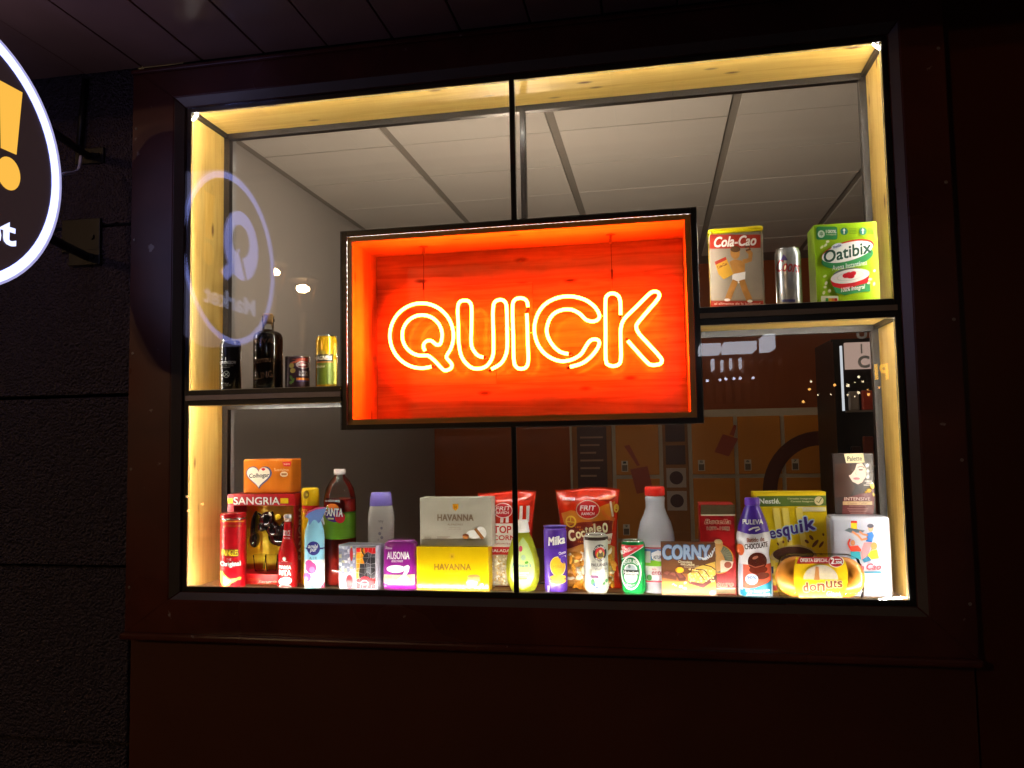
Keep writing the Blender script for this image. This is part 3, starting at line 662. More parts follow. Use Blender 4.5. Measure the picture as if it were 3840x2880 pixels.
p.poly([(345, 1270), (372, 1262), (400, 1300), (450, 1335), (510, 1332), (550, 1312), (570, 1325), (560, 1348), (520, 1352), (470, 1378), (420, 1425), (385, 1430), (352, 1390)], M('f3b94e', .5, var=.25, scale=60), 'crisp_picture')
p.poly([(380, 1300), (420, 1330), (460, 1350), (440, 1378), (405, 1410), (380, 1390)], M('f9d88e', .5, var=.2, scale=60), 'crisp_picture')
# ---- gift box with the black bull decanter
p = Prod('sangria_gift_box', 'red window gift box headed SANGRIA holding a black bull shaped decanter', 'gift box', 'A', (420, 478, 1125, 1450), .126, depth=.080)
w, h, dp = p.w, p.h, p.depth
RB = M('b3121a', .35, coat=.2)
hd = h * .13
box('header', -w/2, w/2, -dp/2, dp/2, h - hd, h, RB, p.root, .001); box('base', -w/2, w/2, -dp/2, dp/2, 0, h*.115, M('e0181c', .35), p.root, .001)
box('side_panel', -w/2, -w/2 + .022, -dp/2, dp/2, h*.116, h - hd - .0005, RB, p.root, .0006); box('side_panel', w/2 - .006, w/2, -dp/2, dp/2, h*.116, h - hd - .0005, M('8c0f14', .35), p.root, .0006)
box('back_panel', -w/2 + .023, w/2 - .007, dp/2 - .003, dp/2, h*.116, h - hd - .0005, M('f4c918', .5, var=.1), p.root)
p.rect((425, 520, 480, 575), YEL, 'stripe'); p.rect((972, 520, 1055, 575), YEL, 'stripe')
p.text('SANGRIA', (486, 508, 966, 588), M('e9e6e0', .35), .02, edge=BLACK, ew=.03)
p.text('DON RAMON', (640, 1350, 760, 1380), ORG, .01); p.text('Sangria', (740, 1372, 935, 1405), CREAM, .01, shear=.3); p.text('TIPICAL SPANISH', (640, 1400, 920, 1420), ORG, .008)
# lettering up the narrow side
V_, F_ = text_fit('SANGRIA', (0, 0, .17, .034), .02)
new_obj('side_lettering', [(w/2 + .0006, -dp/2 + .022 + y_, .07 + x_) for x_, y_ in V_], F_, CREAM, p.root)
BK = M('120d0c', .12, coat=.6)
bm = bmesh.new()
def blob(bm, c_, s_, rot=0):
    bmesh.ops.create_icosphere(bm, subdivisions=3, radius=1, matrix=Matrix.Translation(c_) @ Matrix.Rotation(R(rot), 4, 'Y') @ Matrix.Diagonal((s_[0], s_[1], s_[2], 1)))
q = lambda a_, b_: p.uv(a_, b_)
for (zx, zy, rx, rz, yy, rt) in ((900, 935, .036, .030, -.005, 10), (800, 750, .024, .026, -.02, 30), (765, 815, .013, .017, -.026, 10), (850, 850, .022, .03, -.012, -30), (655, 960, .014, .026, -.01, 0), (640, 830, .010, .05, 0, 5), (960, 860, .02, .035, 0, 20)):
    u_, v_ = q(zx, zy); blob(bm, (u_, yy, v_), (rx, .022, rz), rt)
for (a_, b_) in (((850, 700), (868, 668)), ((735, 715), (722, 680))):
    u0, v0 = q(*a_); u1, v1 = q(*b_); tube_bm(bm, [(u0, -.022, v0), ((u0+u1)/2 + .004, -.026, (v0+v1)/2), (u1, -.03, v1)], .004, 6)
for f in bm.faces: f.smooth = True
bm_obj('bull_decanter', bm, BK, p.root)
horn = M('e8dcc0', .3)
tube('horn', [(q(840, 690)[0], -.03, q(840, 690)[1]), (q(866, 700)[0], -.035, q(866, 700)[1]), (q(850, 668)[0], -.038, q(850, 668)[1])], .0028, horn, p.root, 6)
for zx in (690, 815, 965):
    u_, _ = q(zx, 1200)
    lathe('shot_glass', [(.013, h*.12), (.015, h*.13), (.021, h*.30), (.0205, h*.305)], GLASS((.95, .95, .9), 1.2, name='drinking_glass'), p.root, 20, cx=u_, cyy=.0)
p2 = p
box('pedestal', q(735, 0)[0], q(885, 0)[0], -.02, .03, h*.118, h*.122, RED, p.root)
u_, v_ = q(930, 720); bm = bmesh.new(); blob(bm, (u_, -.03, v_), (.009, .006, .009)); bm_obj('rosette', bm, YEL, p.root, True)
GIFT_TOP = FLOOR + h
# ---- tissues lying on top
p = Prod('tissue_pack', 'orange film pack of tissues with a white heart, lying on the red gift box', 'tissue pack', 'A', (583, 112, 1090, 470), .134, floor=GIFT_TOP + .0005, depth=.07)
p.carton(M('d8761e', .22, coat=.5, var=.18, scale=25, bump=.5, bscale=35), .006)
def heart(cx, cy_, s_):
    o = []
    for i in range(40):
        t_ = 2 * math.pi * i / 40; o.append((cx + s_ * 16 * math.sin(t_)**3, cy_ - s_ * (13 * math.cos(t_) - 5 * math.cos(2*t_) - 2 * math.cos(3*t_) - math.cos(4*t_))))
    return o
p.poly(heart(752, 290, 8.3), M('4d4a70', .35), 'heart'); p.poly(heart(745, 288, 7.4), M('f0e2cc', .4), 'heart')
p.text('Colhogar', (648, 260, 858, 320), M('241c30', .4), .025, shear=.12, rot=3)
for a_ in (-50, -25, 0, 25, 50): p.ell(797 + 14 * math.sin(R(a_)), 232 - 12 * math.cos(R(a_)), 6, 16, RED, 'flower', rot=-a_)
p.poly([(992, 145), (1085, 140), (1080, 190), (1008, 190)], RED, 'flash'); p.text('NUEVO', (1010, 158, 1072, 176), WHITE, .02)
p.text('Suavisimo', (910, 208, 1060, 240), M('f3c48a', .4), .01); p.ell(1012, 272, 40, 28, M('f2cfa6', .4), 'badge'); p.rect((985, 262, 1040, 280), M('b06a3a', .4), 'badge')
# ---- yellow air spray can
p = Prod('yellow_spray_can', 'yellow aerosol can with a red band behind the blue trigger spray', 'spray can', 'A', (1183, 412, 1380, 1440), .158, round_=True)
r, h = p.r, p.h
lathe('body', [(r*.95, 0), (r, .004), (r, h*.80), (r*.97, h*.815)], M('e8b714', .3, .2, coat=.3), p.root, 40)
lathe('cap', [(r*.93, h*.805), (r*.98, h*.81), (r*.97, h*.94), (r*.92, h*.98), (r*.8, h), (.001, h)], M('f2c60c', .3, coat=.3), p.root, 40)
p.cyl_surf(r); p.rect((1186, 592, 1378, 662), M('c4141a', .4), 'band'); p.text('33% gratis', (1190, 625, 1350, 660), YEL, .02)
p.ell(1240, 478, 30, 42, M('8a6a08', .5), 'recess_shade', rot=-10); p.ell(1246, 480, 12, 14, M('ffe95a', .3), 'nozzle')  # dark oval paints the nozzle recess as shade on the plain cap
p.ell(1290, 900, 75, 130, M('f6dc6a', .4), 'picture'); p.ell(1300, 1080, 60, 90, M('7a4a1c', .4), 'picture')
# ---- small red bottle
p = Prod('red_cocktail_bottle', 'small red glass bottle with a metal cap and a white fruit slice', 'bottle', 'A', (945, 686, 1155, 1455), .092, round_=True)
r, h = p.r, p.h
pr = [(.92, 0), (1, .012), (1, .40), (.97, .46), (.82, .54), (.62, .60), (.50, .68), (.42, .80), (.36, .87), (.36, .90)]
rf_ = lambda v: r * next((a0[0] + (a1[0]-a0[0]) * (v/h-a0[1]) / (a1[1]-a0[1]) for a0, a1 in zip(pr, pr[1:]) if a0[1] <= v/h <= a1[1]), .36)
lathe('body', [(a_*r, b_*h) for a_, b_ in pr], LIQ('d81c22', .45), p.root, 40)
lathe('neck', [(.36*r, .90*h), (.36*r, .93*h), (.40*r, .935*h), (.40*r, .955*h)], M('c9a08c', .15, coat=.5), p.root, 24)
lathe('cap', [(.43*r, .952*h), (.45*r, .956*h), (.45*r, .985*h), (.38*r, h), (.001, h)], M('c9c4c4', .25, .7), p.root, 28)
p.cyl_surf(rf_); p.cut = (r*.16, .012)
p.rect((952, 1172, 1092, 1196), M('a81016', .4), 'label'); p.text('LA VIDA', (985, 1155, 1048, 1166), WHITE, .01); p.ell(1013, 1135, 18, 20, WHITE, 'emblem')
p.text('MARGA', (956, 1202, 1082, 1242), WHITE, .05); p.text('RITA', (956, 1250, 1082, 1306), WHITE, .05); p.text('DOLCE', (1004, 850, 1072, 905), M('e8d8d4', .4), .02); p.text('VITA', (1004, 920, 1072, 940), WHITE, .02)
p.poly(ell_pts(1022, 1365, 70, 40, 24, 12), M('f4e8dc', .4), 'picture'); p.ell(995, 1368, 30, 26, M('e89a70', .4), 'picture'); p.ell(1022, 1420, 66, 20, M('c9b4ae', .4), 'picture'); p.ell(1022, 1415, 52, 10, M('8a1c20', .4), 'picture')
# ---- trigger spray
p = Prod('air_freshener_spray', 'white and blue air freshener spray with pink trigger head', 'spray bottle', 'A', (1212, 618, 1440, 1460), .088, round_=True)
h = p.h; r = p.r * .95
pr = [(.90, 0), (.96, .02), (.97, .62), (.90, .72), (.70, .80), (.55, .86), (.52, .90)]
lathe('body', [(a_*r, b_*h) for a_, b_ in pr], M('8fd0ea', .3, coat=.3), p.root, 40, sy=.75)
rf_ = lambda v: r * next((a0[0] + (a1[0]-a0[0]) * (v/h-a0[1]) / (a1[1]-a0[1]) for a0, a1 in zip(pr, pr[1:]) if a0[1] <= v/h <= a1[1]), .52)
p.cyl_surf(rf_, .75); p.cut = (r*.16, .02)
def side(pts, y0, y1, mat, name): return prism(name, [p.uv(*q_) for q_ in pts], y0, y1, mat, p.root)
side([(1228, 705), (1262, 668), (1340, 632), (1425, 620), (1448, 628), (1420, 690), (1385, 760), (1352, 790), (1268, 790), (1262, 730)], -.013, .013, M('6f8fd0', .3, coat=.3), 'trigger_head')
side([(1228, 712), (1262, 672), (1340, 634), (1425, 620), (1432, 616), (1340, 624), (1258, 660), (1224, 704)], -.0145, .0145, M('d0508c', .3), 'trigger_top')
side([(1385, 735), (1400, 700), (1420, 735), (1430, 790), (1422, 795), (1405, 755)], -.005, .005, M('dfe6f2', .3), 'trigger')
p.rect((1222, 1150, 1432, 1455), M('f6f4f2', .4), 'label'); p.rect((1222, 1025, 1432, 1042), M('2c2c7c', .4), 'label'); p.ell(1315, 1030, 68, 72, M('2b2a80', .4), 'badge')
p.text('ambi', (1258, 988, 1362, 1030), WHITE, .02, shear=.25); p.text('pur', (1278, 1032, 1348, 1078), WHITE, .02, shear=.25); p.text('AIR', (1270, 1118, 1352, 1145), M('4a5a70', .4), .01, space=1.4)
p.blobs([(1290, 1230, 58, 62, 0), (1250, 1330, 40, 48, 0), (1270, 1190, 40, 40, 20)], M('e0408c', .4), 'flower_picture'); p.blobs([(1300, 1250, 30, 34, 0), (1240, 1345, 20, 24, 0)], M('f27ab0', .4), 'flower_picture')
p.poly([(1372, 1455), (1432, 1385), (1434, 1455)], M('e8387c', .4), 'label')
# ---- large red soft drink bottle
p = Prod('soft_drink_bottle', 'large plastic bottle of red soft drink with a green wrap label', 'soda bottle', 'A', (1417, 217, 1760, 1440), .162, round_=True)
r, h = p.r, p.h
pr = [(.60, 0), (.9, .004), (1, .03), (1, .22), (.96, .30), (.985, .36), (.985, .60), (1, .64), (.98, .74), (.85, .83), (.58, .90), (.36, .935), (.31, .955)]
lathe('liquid', [(a_*r*.975, b_*h) for a_, b_ in pr if b_ <= .80] , LIQ('d4382c', .45), p.root, 44)
lathe('bottle_shell', [(a_*r, b_*h) for a_, b_ in pr], GLASS((.96, .93, .92), 1.45, .02, name='clear_plastic'), p.root, 44, caps=False)
lathe('cap', [(.34*r, .952*h), (.36*r, .955*h), (.36*r, .995*h), (.33*r, h), (.001, h)], M('d8c8c4', .4), p.root, 28)
lathe('wrap_label', [(r*.992, .40*h), (r*.992, .632*h)], M('5a8a1c', .35, coat=.3), p.root, 44, caps=False)
p.cyl_surf(r * .995)
p.text('sin AZUCARES', (1436, 528, 1588, 550), WHITE, .015); p.blobs([(1500, 610, 50, 40, 0)], M('8cc020', .4), 'fruit'); p.blobs([(1520, 600, 60, 36, -10)], M('f07820', .4), 'fruit')
p.ell(1530, 690, 95, 62, M('4a1e84', .4), 'badge', rot=-4); p.ell(1590, 705, 52, 56, M('c81c30', .4), 'fruit'); p.text('FANTA', (1430, 610, 1620, 695), WHITE, .03, rot=-2, edge=M('2c1468', .4), ew=.03); p.rect((1465, 710, 1525, 726), M('cfe2a0', .4), 'badge')
# ---- shampoo
p = Prod('shampoo_bottle', 'frosted white shampoo bottle with a lavender flip cap', 'shampoo bottle', 'B', (415, 372, 712, 1440), .148, round_=True)
r, h = p.r, p.h
pr = [(.86, 0), (.94, .02), (1.0, .45), (1.0, .72), (.94, .80), (.86, .845), (.80, .862)]
lathe('body', [(a_*r, b_*h) for a_, b_ in pr], LIQ('e6e2dc', .4), p.root, 40, sy=.6, sq=2.4)
lathe('cap', [(.82*r, .855*h), (.86*r, .862*h), (.82*r, .93*h), (.74*r, .995*h), (.7*r, h), (.001, h)], M('8a7cd8', .35), p.root, 36, sy=.62, sq=2.6)
p.cyl_surf(r*.99, .6); p.cut = (r*.16, .03)
p.text('Gummy', (472, 665, 588, 712), M('8a8480', .5), .01, shear=.1); p.blobs([(565, 762, 14, 16, 0), (545, 822, 17, 19, 0), (568, 866, 17, 19, 0), (520, 890, 13, 14, 0)], M('a4a2ae', .5), 'picture')
# ---- mosaic tin
p = Prod('mosaic_tin', 'pale tin with broken tile mosaic, a black bull and red flowers', 'tin', 'B', (85, 960, 510, 1455), .063, depth=.062, yaw=-6)
p.carton(M('c3c4d4', .25, .35, coat=.3), .004)
WH2 = M('e9e9f0', .35)
p.rect((282, 985, 502, 1450), WH2, 'picture')
rnd = random.Random(3)
def shards(x0, y0, x1, y1, nx, ny, mats, gap=.10):
    gx, gy = (x1-x0)/nx, (y1-y0)/ny; P = {}
    for i in range(nx+1):
        for j in range(ny+1): P[i, j] = (x0 + gx*i + (rnd.uniform(-.36, .36)*gx if 0 < i < nx else 0), y0 + gy*j + (rnd.uniform(-.36, .36)*gy if 0 < j < ny else 0))
    by = {}
    for i in range(nx):
        for j in range(ny):
            q_ = [P[i, j], P[i+1, j], P[i+1, j+1], P[i, j+1]]; cx = sum(a_[0] for a_ in q_)/4; cy_ = sum(a_[1] for a_ in q_)/4
            q_ = [(cx + (a_-cx)*(1-gap), cy_ + (b_-cy_)*(1-gap)) for a_, b_ in q_]; m_ = mats(cx, cy_)
            if m_ is not None: by.setdefault(m_, []).append(q_)
    for m_, L in by.items():
        Pp = []; F = []
        for q_ in L: k_ = len(Pp); Pp += q_; F.append((k_, k_+1, k_+2, k_+3))
        p.add('mosaic', Pp, F, m_)
SL = [M('8f94b8', .3), M('b9bcd6', .3), M('7d84a0', .3), M('b9bc9a', .3), M('dcdde8', .3)]
shards(90, 970, 275, 1290, 6, 10, lambda a_, b_: rnd.choice(SL))
DK = [M('2c2a30', .3), M('4a4a52', .3), M('6a6c74', .3)]
def bullm(a_, b_):
    if b_ < 1040 and not (350 < a_ < 380): return RED
    if b_ > 1320: return M('d4202c', .35)
    if a_ < 370 - (b_-1050)*.12: return M('ee9a1c', .4)
    return rnd.choice(DK)
shards(285, 988, 500, 1440, 5, 8, bullm, .07)
p.line([(355, 990), (350, 1020), (362, 1050), (378, 1072)], 14, BLACK, 'horn')
p.ell(235, 1060, 17, 75, M('a8242c', .35), 'flower'); p.poly(ell_pts(210, 1370, 40, 80, 24), M('e2202c', .35), 'flower'); p.blobs([(380, 1350, 60, 42, 20), (450, 1370, 45, 40, -10)], M('d4182c', .35), 'flower'); p.ring(380, 1375, 40, 26, 8, WH2, 'picture')
for i in range(2):
    s0 = random.Random(i)
# ---- purple pads
p = Prod('purple_pads_pack', 'purple plastic pack of pads with a pale green stripe', 'pads pack', 'B', (566, 906, 948, 1455), .064, depth=.05)
w, h, dp = p.w, p.h, p.depth
lathe('body', [(.8, 0), (.97, .004), (1, .02), (.99, h*.5), (.98, h*.8), (.9, h*.93), (.72, h*.99), (.55, h)], M('8a1c8c', .2, coat=.6, var=.2, scale=30, bump=.4, bscale=50), p.root, 40, sx=w/2, sy=dp/2, sq=4.5)
p.surf = lambda u_, v_: dp/2 * max(.05, 1 - abs(2*u_/w)**4.5) ** (1/4.5) * (1 if v_ < h*.8 else 1 - .35*((v_/h-.8)/.2)); p.cut = (w*.08, .02)
p.rect((585, 1290, 930, 1385), M('c2d08a', .4), 'stripe'); p.text('AUSONIA', (625, 1032, 876, 1118), M('f0e8f2', .4), .02); p.text('discreet', (676, 1118, 804, 1150), WHITE, .015, shear=.3)
p.rect((606, 972, 682, 1006), M('c8b4cc', .4), 'flash'); p.poly(ell_pts(725, 1225, 105, 42, 24), M('ece8ea', .4), 'badge'); p.text('PROTECCION', (662, 1206, 800, 1226), M('a03c70', .4), .015); p.text('COMPLETA', (680, 1232, 780, 1248), M('a03c70', .4), .01)
p.poly([(820, 1195), (860, 1180), (880, 1200), (870, 1250), (830, 1310), (770, 1345), (740, 1340), (800, 1290), (825, 1240)], M('d4cfe0', .4), 'pad_picture'); p.text('normal', (598, 1300, 680, 1326), M('4a7a2c', .4), .02, shear=.2); p.ell(842, 1340, 36, 34, M('dfe4c4', .4), 'badge'); p.text('MAXI', (822, 1330, 862, 1350), M('4a6a3a', .4), .01); p.text('12u', (588, 1402, 622, 1424), WHITE, .015)
# ---- two boxes of biscuits
def alfajor(p, base, ink, white):
    P_ = lambda b: b
p = Prod('yellow_biscuit_box', 'glossy yellow biscuit box with a small crest, under the grey one', 'biscuit box', 'B', (955, 980, 1751, 1468), .062, depth=.060)
p.carton(M('e6c20a', .22, .15, coat=.5, var=.05), .0012); YTOP = FLOOR + p.h
INK = M('8a6a10', .4)
p.poly([(1322, 1052), (1378, 1052), (1378, 1098), (1350, 1126), (1322, 1098)], M('cfa516', .4), 'crest'); p.text('H', (1338, 1068, 1362, 1106), INK, .03)
p.text('HAVANNA', (1150, 1166, 1562, 1240), INK, .045, space=1.05); p.text('ALFAJORES', (1265, 1268, 1440, 1294), M('d0ac1c', .4), .0); p.text('DULCE DE LECHE', (1282, 1308, 1418, 1318), INK, 0); p.text('CHOCOLATE', (1300, 1328, 1400, 1336), INK, 0)
p.ell(1590, 1312, 72, 24, M('a8763c', .4), 'biscuit_picture'); p.rect((1522, 1312, 1658, 1350), M('c08a44', .4), 'biscuit_picture'); p.ell(1588, 1352, 76, 18, M('e8b862', .4), 'biscuit_picture'); p.ell(1572, 1385, 66, 30, M('caa27a', .35), 'biscuit_picture'); p.ell(1572, 1372, 66, 20, M('f0e0b4', .4), 'biscuit_picture')
p.blobs([(1680, 1400, 22, 18, 0), (1610, 1435, 14, 12, 0), (1650, 1432, 22, 16, 0), (1700, 1430, 18, 12, 0)], M('f4e6b0', .4), 'biscuit_picture')
p = Prod('white_biscuit_box', 'pale grey biscuit box with an orange crest, stacked on the yellow one', 'biscuit box', 'B', (992, 434, 1785, 955), .072, floor=YTOP + .0005, depth=.058)
p.carton(M('c4bfae', .3, coat=.25, var=.04), .0012); INK2 = M('8f7a64', .4)
p.poly([(1356, 505), (1418, 505), (1418, 550), (1388, 580), (1356, 550)], M('f0a818', .4), 'crest'); p.text('H', (1376, 520, 1400, 560), M('a8600c', .4), .03)
p.text('HAVANNA', (1185, 617, 1590, 692), INK2, .045, space=1.05); p.text('ALFAJORES', (1298, 720, 1470, 748), INK2, -.005); p.text('MERENGUE Y DULCE', (1320, 760, 1446, 768), INK2, 0); p.text('DE LECHE', (1312, 778, 1450, 786), INK2, 0)
p.ell(1590, 840, 85, 48, WHITE, 'biscuit_picture'); p.ell(1680, 815, 48, 68, M('f4f2ee', .4), 'biscuit_picture', rot=28); p.poly([(1594, 788), (1618, 766), (1706, 876), (1680, 898)], M('9a5c28', .4), 'biscuit_picture'); p.poly([(1604, 782), (1612, 774), (1698, 884), (1690, 890)], M('d08c48', .4), 'biscuit_picture'); p.ell(1502, 865, 36, 30, M('b87a3c', .4), 'biscuit_picture'); p.ell(1502, 850, 34, 14, M('7a3c14', .4), 'biscuit_picture')
for i, yy in enumerate((868, 880, 892)): p.rect((1045, yy, 1120, yy + 5), INK2, 'small_print'); p.rect((1186, yy - 4, 1330 - 20*i, yy + 1), INK2, 'small_print')
# ---- snack bags
def bag(p, mat, tb=.03, name='bag', seed=1, pinch=.16):
    w, h = p.w, p.h; rr = random.Random(seed); ph = [rr.uniform(0, 6) for _ in range(6)]
    T = p.depth / 2
    def wid(v):
        f_ = v / h; return w/2 * (1 - pinch * math.sin(math.pi * min(1, max(0, f_ ** .8)))) 
    def th(u, v):
        f_ = v / h; e_ = min(f_ / .10, (1 - f_) / .16, 1); e_ = max(0, e_); e_ = math.sin(e_ * math.pi / 2)
        k_ = max(0, 1 - abs(u / max(1e-4, wid(v))) ** 2.4)
        wr = 1 + .09 * math.sin(u*120 + ph[0] + v*40) * math.sin(v*55 + ph[1]) + .12 * (1 - e_) * math.sin(u * 260 + ph[2])
        return .0012 + T * e_ * math.sqrt(k_) * wr
    N, K = 26, 34; V = []; F = []
    for sgn in (-1, 1):
        for j in range(K + 1):
            v = h * j / K
            for i in range(N + 1):
                u = wid(v) * (2 * i / N - 1); V.append((u, sgn * th(u, v), v + (.004 * math.sin(u * 30 + ph[3]) * (v / h) ** 6)))
    o_ = (N + 1) * (K + 1)
    for j in range(K):
        for i in range(N):
            a_ = j * (N + 1) + i; F.append((a_, a_ + 1, a_ + N + 2, a_ + N + 1)); F.append((o_ + a_, o_ + a_ + N + 1, o_ + a_ + N + 2, o_ + a_ + 1))
    for j in range(K):
        for i in (0, N):
            a_ = j * (N + 1) + i; F.append((a_, a_ + N + 1, o_ + a_ + N + 1, o_ + a_))
    for i in range(N):
        for j in (0, K):
            a_ = j * (N + 1) + i; F.append((a_, o_ + a_, o_ + a_ + 1, a_ + 1))
    new_obj(name, V, F, mat, p.root, None, True); p.surf = th; p.cut = (.006, .007); p.layer = 12
    return th, wid
p = Prod('popcorn_bag', 'red striped popcorn bag with a clear foot, behind the green baby bottle', 'popcorn bag', 'Cc', (40, 212, 770, 1440), .155, depth=.062)
p.front = .02; p.root.location.y = .165; p.org = p.root.location.copy()
th, wid = bag(p, M('d8321c', .2, coat=.5, var=.15, scale=30, bump=.5, bscale=30), seed=2)
for x0 in (130, 205, 330, 395, 560, 640): p.poly([(x0, 590), (x0 + 8, 385), (x0 + 45, 385), (x0 + 36, 590)], M('ece4dc', .35, coat=.3), 'stripe')
p.ell(365, 440, 118, 92, M('f4e8e0', .4), 'badge', rot=-4); p.ell(365, 440, 110, 84, M('c4182a', .4), 'badge', rot=-4); p.text('FRIT', (268, 388, 468, 440), WHITE, .03, shear=.2, rot=3); p.text('RAVICH', (280, 450, 436, 484), WHITE, .02)
p.rect((120, 600, 660, 890), M('efe6dc', .35, coat=.3), 'label'); p.text('TOP', (245, 628, 470, 722), M('d2201c', .4), .035); p.text('CORN', (240, 745, 520, 808), M('d2201c', .4), .035); p.text('palomitas', (240, 835, 480, 868), M('b03820', .4), .01, shear=.3)
p.rect((120, 892, 660, 985), M('cc1a1e', .35), 'label'); p.text('SALADAS', (218, 918, 480, 955), WHITE, .03)
p.rect((140, 986, 640, 1395), M('d8c8a0', .35, coat=.4), 'clear_foot')
def snack(p, n, box_, mats, s0, s1, lift=.004, seed=5, el=1.0, name='snack_pieces'):
    rr = random.Random(seed); bms = [bmesh.new() for _ in mats]
    for i in range(n):
        zx, zy = rr.uniform(box_[0], box_[2]), rr.uniform(box_[1], box_[3]); u, v = p.uv(zx, zy); s_ = rr.uniform(s0, s1)
        m4 = Matrix.Translation((u, -(p.surf(u, v) + lift * rr.uniform(.1, 1)), v)) @ Matrix.Rotation(rr.uniform(0, 6.3), 4, 'Y') @ Matrix.Diagonal((s_ * rr.uniform(.7, 1) * el, s_ * .5, s_ * rr.uniform(.6, 1), 1))
        k_ = rr.randrange(len(mats)); g = bmesh.ops.create_icosphere(bms[k_], subdivisions=1, radius=1, matrix=m4)
        for vv in g['verts']: vv.co += Vector((rr.uniform(-1, 1), rr.uniform(-1, 1), rr.uniform(-1, 1))) * s_ * .16
    for b_, m_ in zip(bms, mats): o_ = bm_obj(name, b_, m_, p.root, True); o_['kind'] = 'stuff'
snack(p, 330, (160, 1000, 620, 1385), [M('efe4c4', .6), M('f6f0de', .6), M('d9b873', .6)], .003, .0062)
p = Prod('cocktail_snack_bag', 'red and gold snack bag with curly snacks behind its clear foot', 'snack bag', 'Cc', (1010, 175, 1822, 1430), .150, depth=.066)
p.front = .025; p.root.location.y = .166; p.org = p.root.location.copy()
th, wid = bag(p, M('cf3014', .2, coat=.5, var=.15, scale=30, bump=.5, bscale=30), seed=4, pinch=.14)
p.poly([(1075, 480), (1200, 440), (1400, 470), (1600, 380), (1745, 330), (1725, 600), (1690, 860), (1150, 860), (1120, 640)], M('c8741a', .3, coat=.4, var=.3, scale=20), 'print')
p.poly([(1140, 640), (1300, 590), (1720, 560), (1700, 840), (1280, 900), (1150, 920)], M('7a1e10', .3, coat=.4), 'print')
p.ell(1413, 432, 148, 118, M('d8c0a0', .4), 'badge'); p.ell(1413, 432, 138, 108, M('c21a1c', .35), 'badge'); p.text('FRIT', (1312, 378, 1512, 442), WHITE, .04, shear=.15); p.text('RAVICH', (1332, 464, 1494, 500), WHITE, .03, shear=.1)
p.rect((1090, 285, 1250, 318), M('f0d8d0', .4), 'flash'); p.text('SIN GLUTEN', (1100, 290, 1240, 312), RED, .02, rot=5)
for cx, cy_, rx, ry in ((1200, 580, 70, 75), (1760, 420, 30, 55)):
    p.ring(cx, cy_, rx, ry, 20, M('e6b93c', .4), 'snack_picture'); p.line([(cx - rx*.8, cy_), (cx + rx*.8, cy_ + 8)], 14, M('e6b93c', .4), 'snack_picture'); p.line([(cx, cy_ - ry*.8), (cx - 4, cy_)], 14, M('e6b93c', .4), 'snack_picture')
p.line([(1590, 440), (1620, 500), (1690, 550), (1740, 560)], 40, M('c8641e', .4), 'snack_picture'); p.line([(1690, 330), (1705, 430), (1720, 520)], 22, M('ead6bc', .4), 'snack_picture'); p.poly([(1530, 310), (1640, 262), (1770, 260), (1690, 312)], M('e8682c', .4), 'snack_picture')
for ch, b_, rt in (('C', (1165, 680, 1255, 825), 12), ('o', (1262, 700, 1330, 790), 8), ('c', (1325, 690, 1380, 775), 10), ('t', (1378, 640, 1420, 740), 6), ('e', (1422, 645, 1480, 725), 6), ('l', (1484, 600, 1512, 715), 4), ('e', (1520, 630, 1580, 705), 6), ('O', (1590, 592, 1660, 720), 4)): p.text(ch, b_, M('efe0b4', .4), .05, rot=rt)
p.poly([(1610, 740), (1715, 728), (1690, 860), (1640, 860)], M('e6d4c0', .4), 'print'); p.text('NA', (1650, 780, 1700, 820), M('a8241c', .4), .03, rot=6)
p.poly([(1150, 925), (1330, 860), (1690, 870), (1740, 900), (1735, 1400), (1150, 1400)], M('c88a3c', .3, coat=.5, var=.3, scale=30), 'clear_foot')
snack(p, 90, (1170, 960, 1720, 1385), [M('e8a020', .5), M('efe0c0', .5), M('d98c1c', .5), M('f0d070', .5)], .007, .013, .006, 8, 1.9)
# ---- baby shampoo
p = Prod('baby_shampoo_bottle', 'teardrop bottle of yellow green baby shampoo with white cap beside the dark mullion', 'shampoo bottle', 'Cc', (388, 562, 808, 1452), .100, round_=True)
r, h = p.r, p.h
pr = [(.52, 0), (.70, .015), (.92, .13), (1.0, .28), (.97, .42), (.83, .58), (.62, .72), (.45, .80), (.38, .83)]
rf_ = lambda v: r * next((a0[0] + (a1[0]-a0[0]) * (v/h-a0[1]) / (a1[1]-a0[1]) for a0, a1 in zip(pr, pr[1:]) if a0[1] <= v/h <= a1[1]), .38)
lathe('body', [(a_*r, b_*h) for a_, b_ in pr], LIQ('d4dc3c', .55), p.root, 44, sy=.48)
lathe('cap', [(.40*r, .825*h), (.44*r, .83*h), (.34*r, .99*h), (.30*r, h), (.001, h)], M('ece9e2', .35), p.root, 36, sy=.8)
p.cyl_surf(rf_, .48); p.cut = (r*.12, .015)
p.poly([(600, 770), (660, 850), (715, 980), (745, 1120), (740, 1260), (690, 1370), (600, 1410), (510, 1370), (450, 1260), (440, 1120), (480, 980), (540, 850)], M('c6e08a', .3, coat=.4), 'label')
p.text("Johnson's", (458, 1085, 702, 1150), M('1c6a9c', .4), .01, shear=.2); p.ell(645, 1078, 24, 16, M('5aa82c', .4), 'leaf', rot=15); p.ell(572, 910, 22, 36, M('e0506c', .4), 'drop'); p.ell(604, 1018, 30, 34, M('a8c8a8', .4), 'seal')
p.rect((500, 1200, 670, 1212), WHITE, 'small_print'); p.rect((530, 1228, 640, 1238), WHITE, 'small_print'); p.rrect((520, 1262, 650, 1286), 10, M('7ab84c', .4), 'small_print')
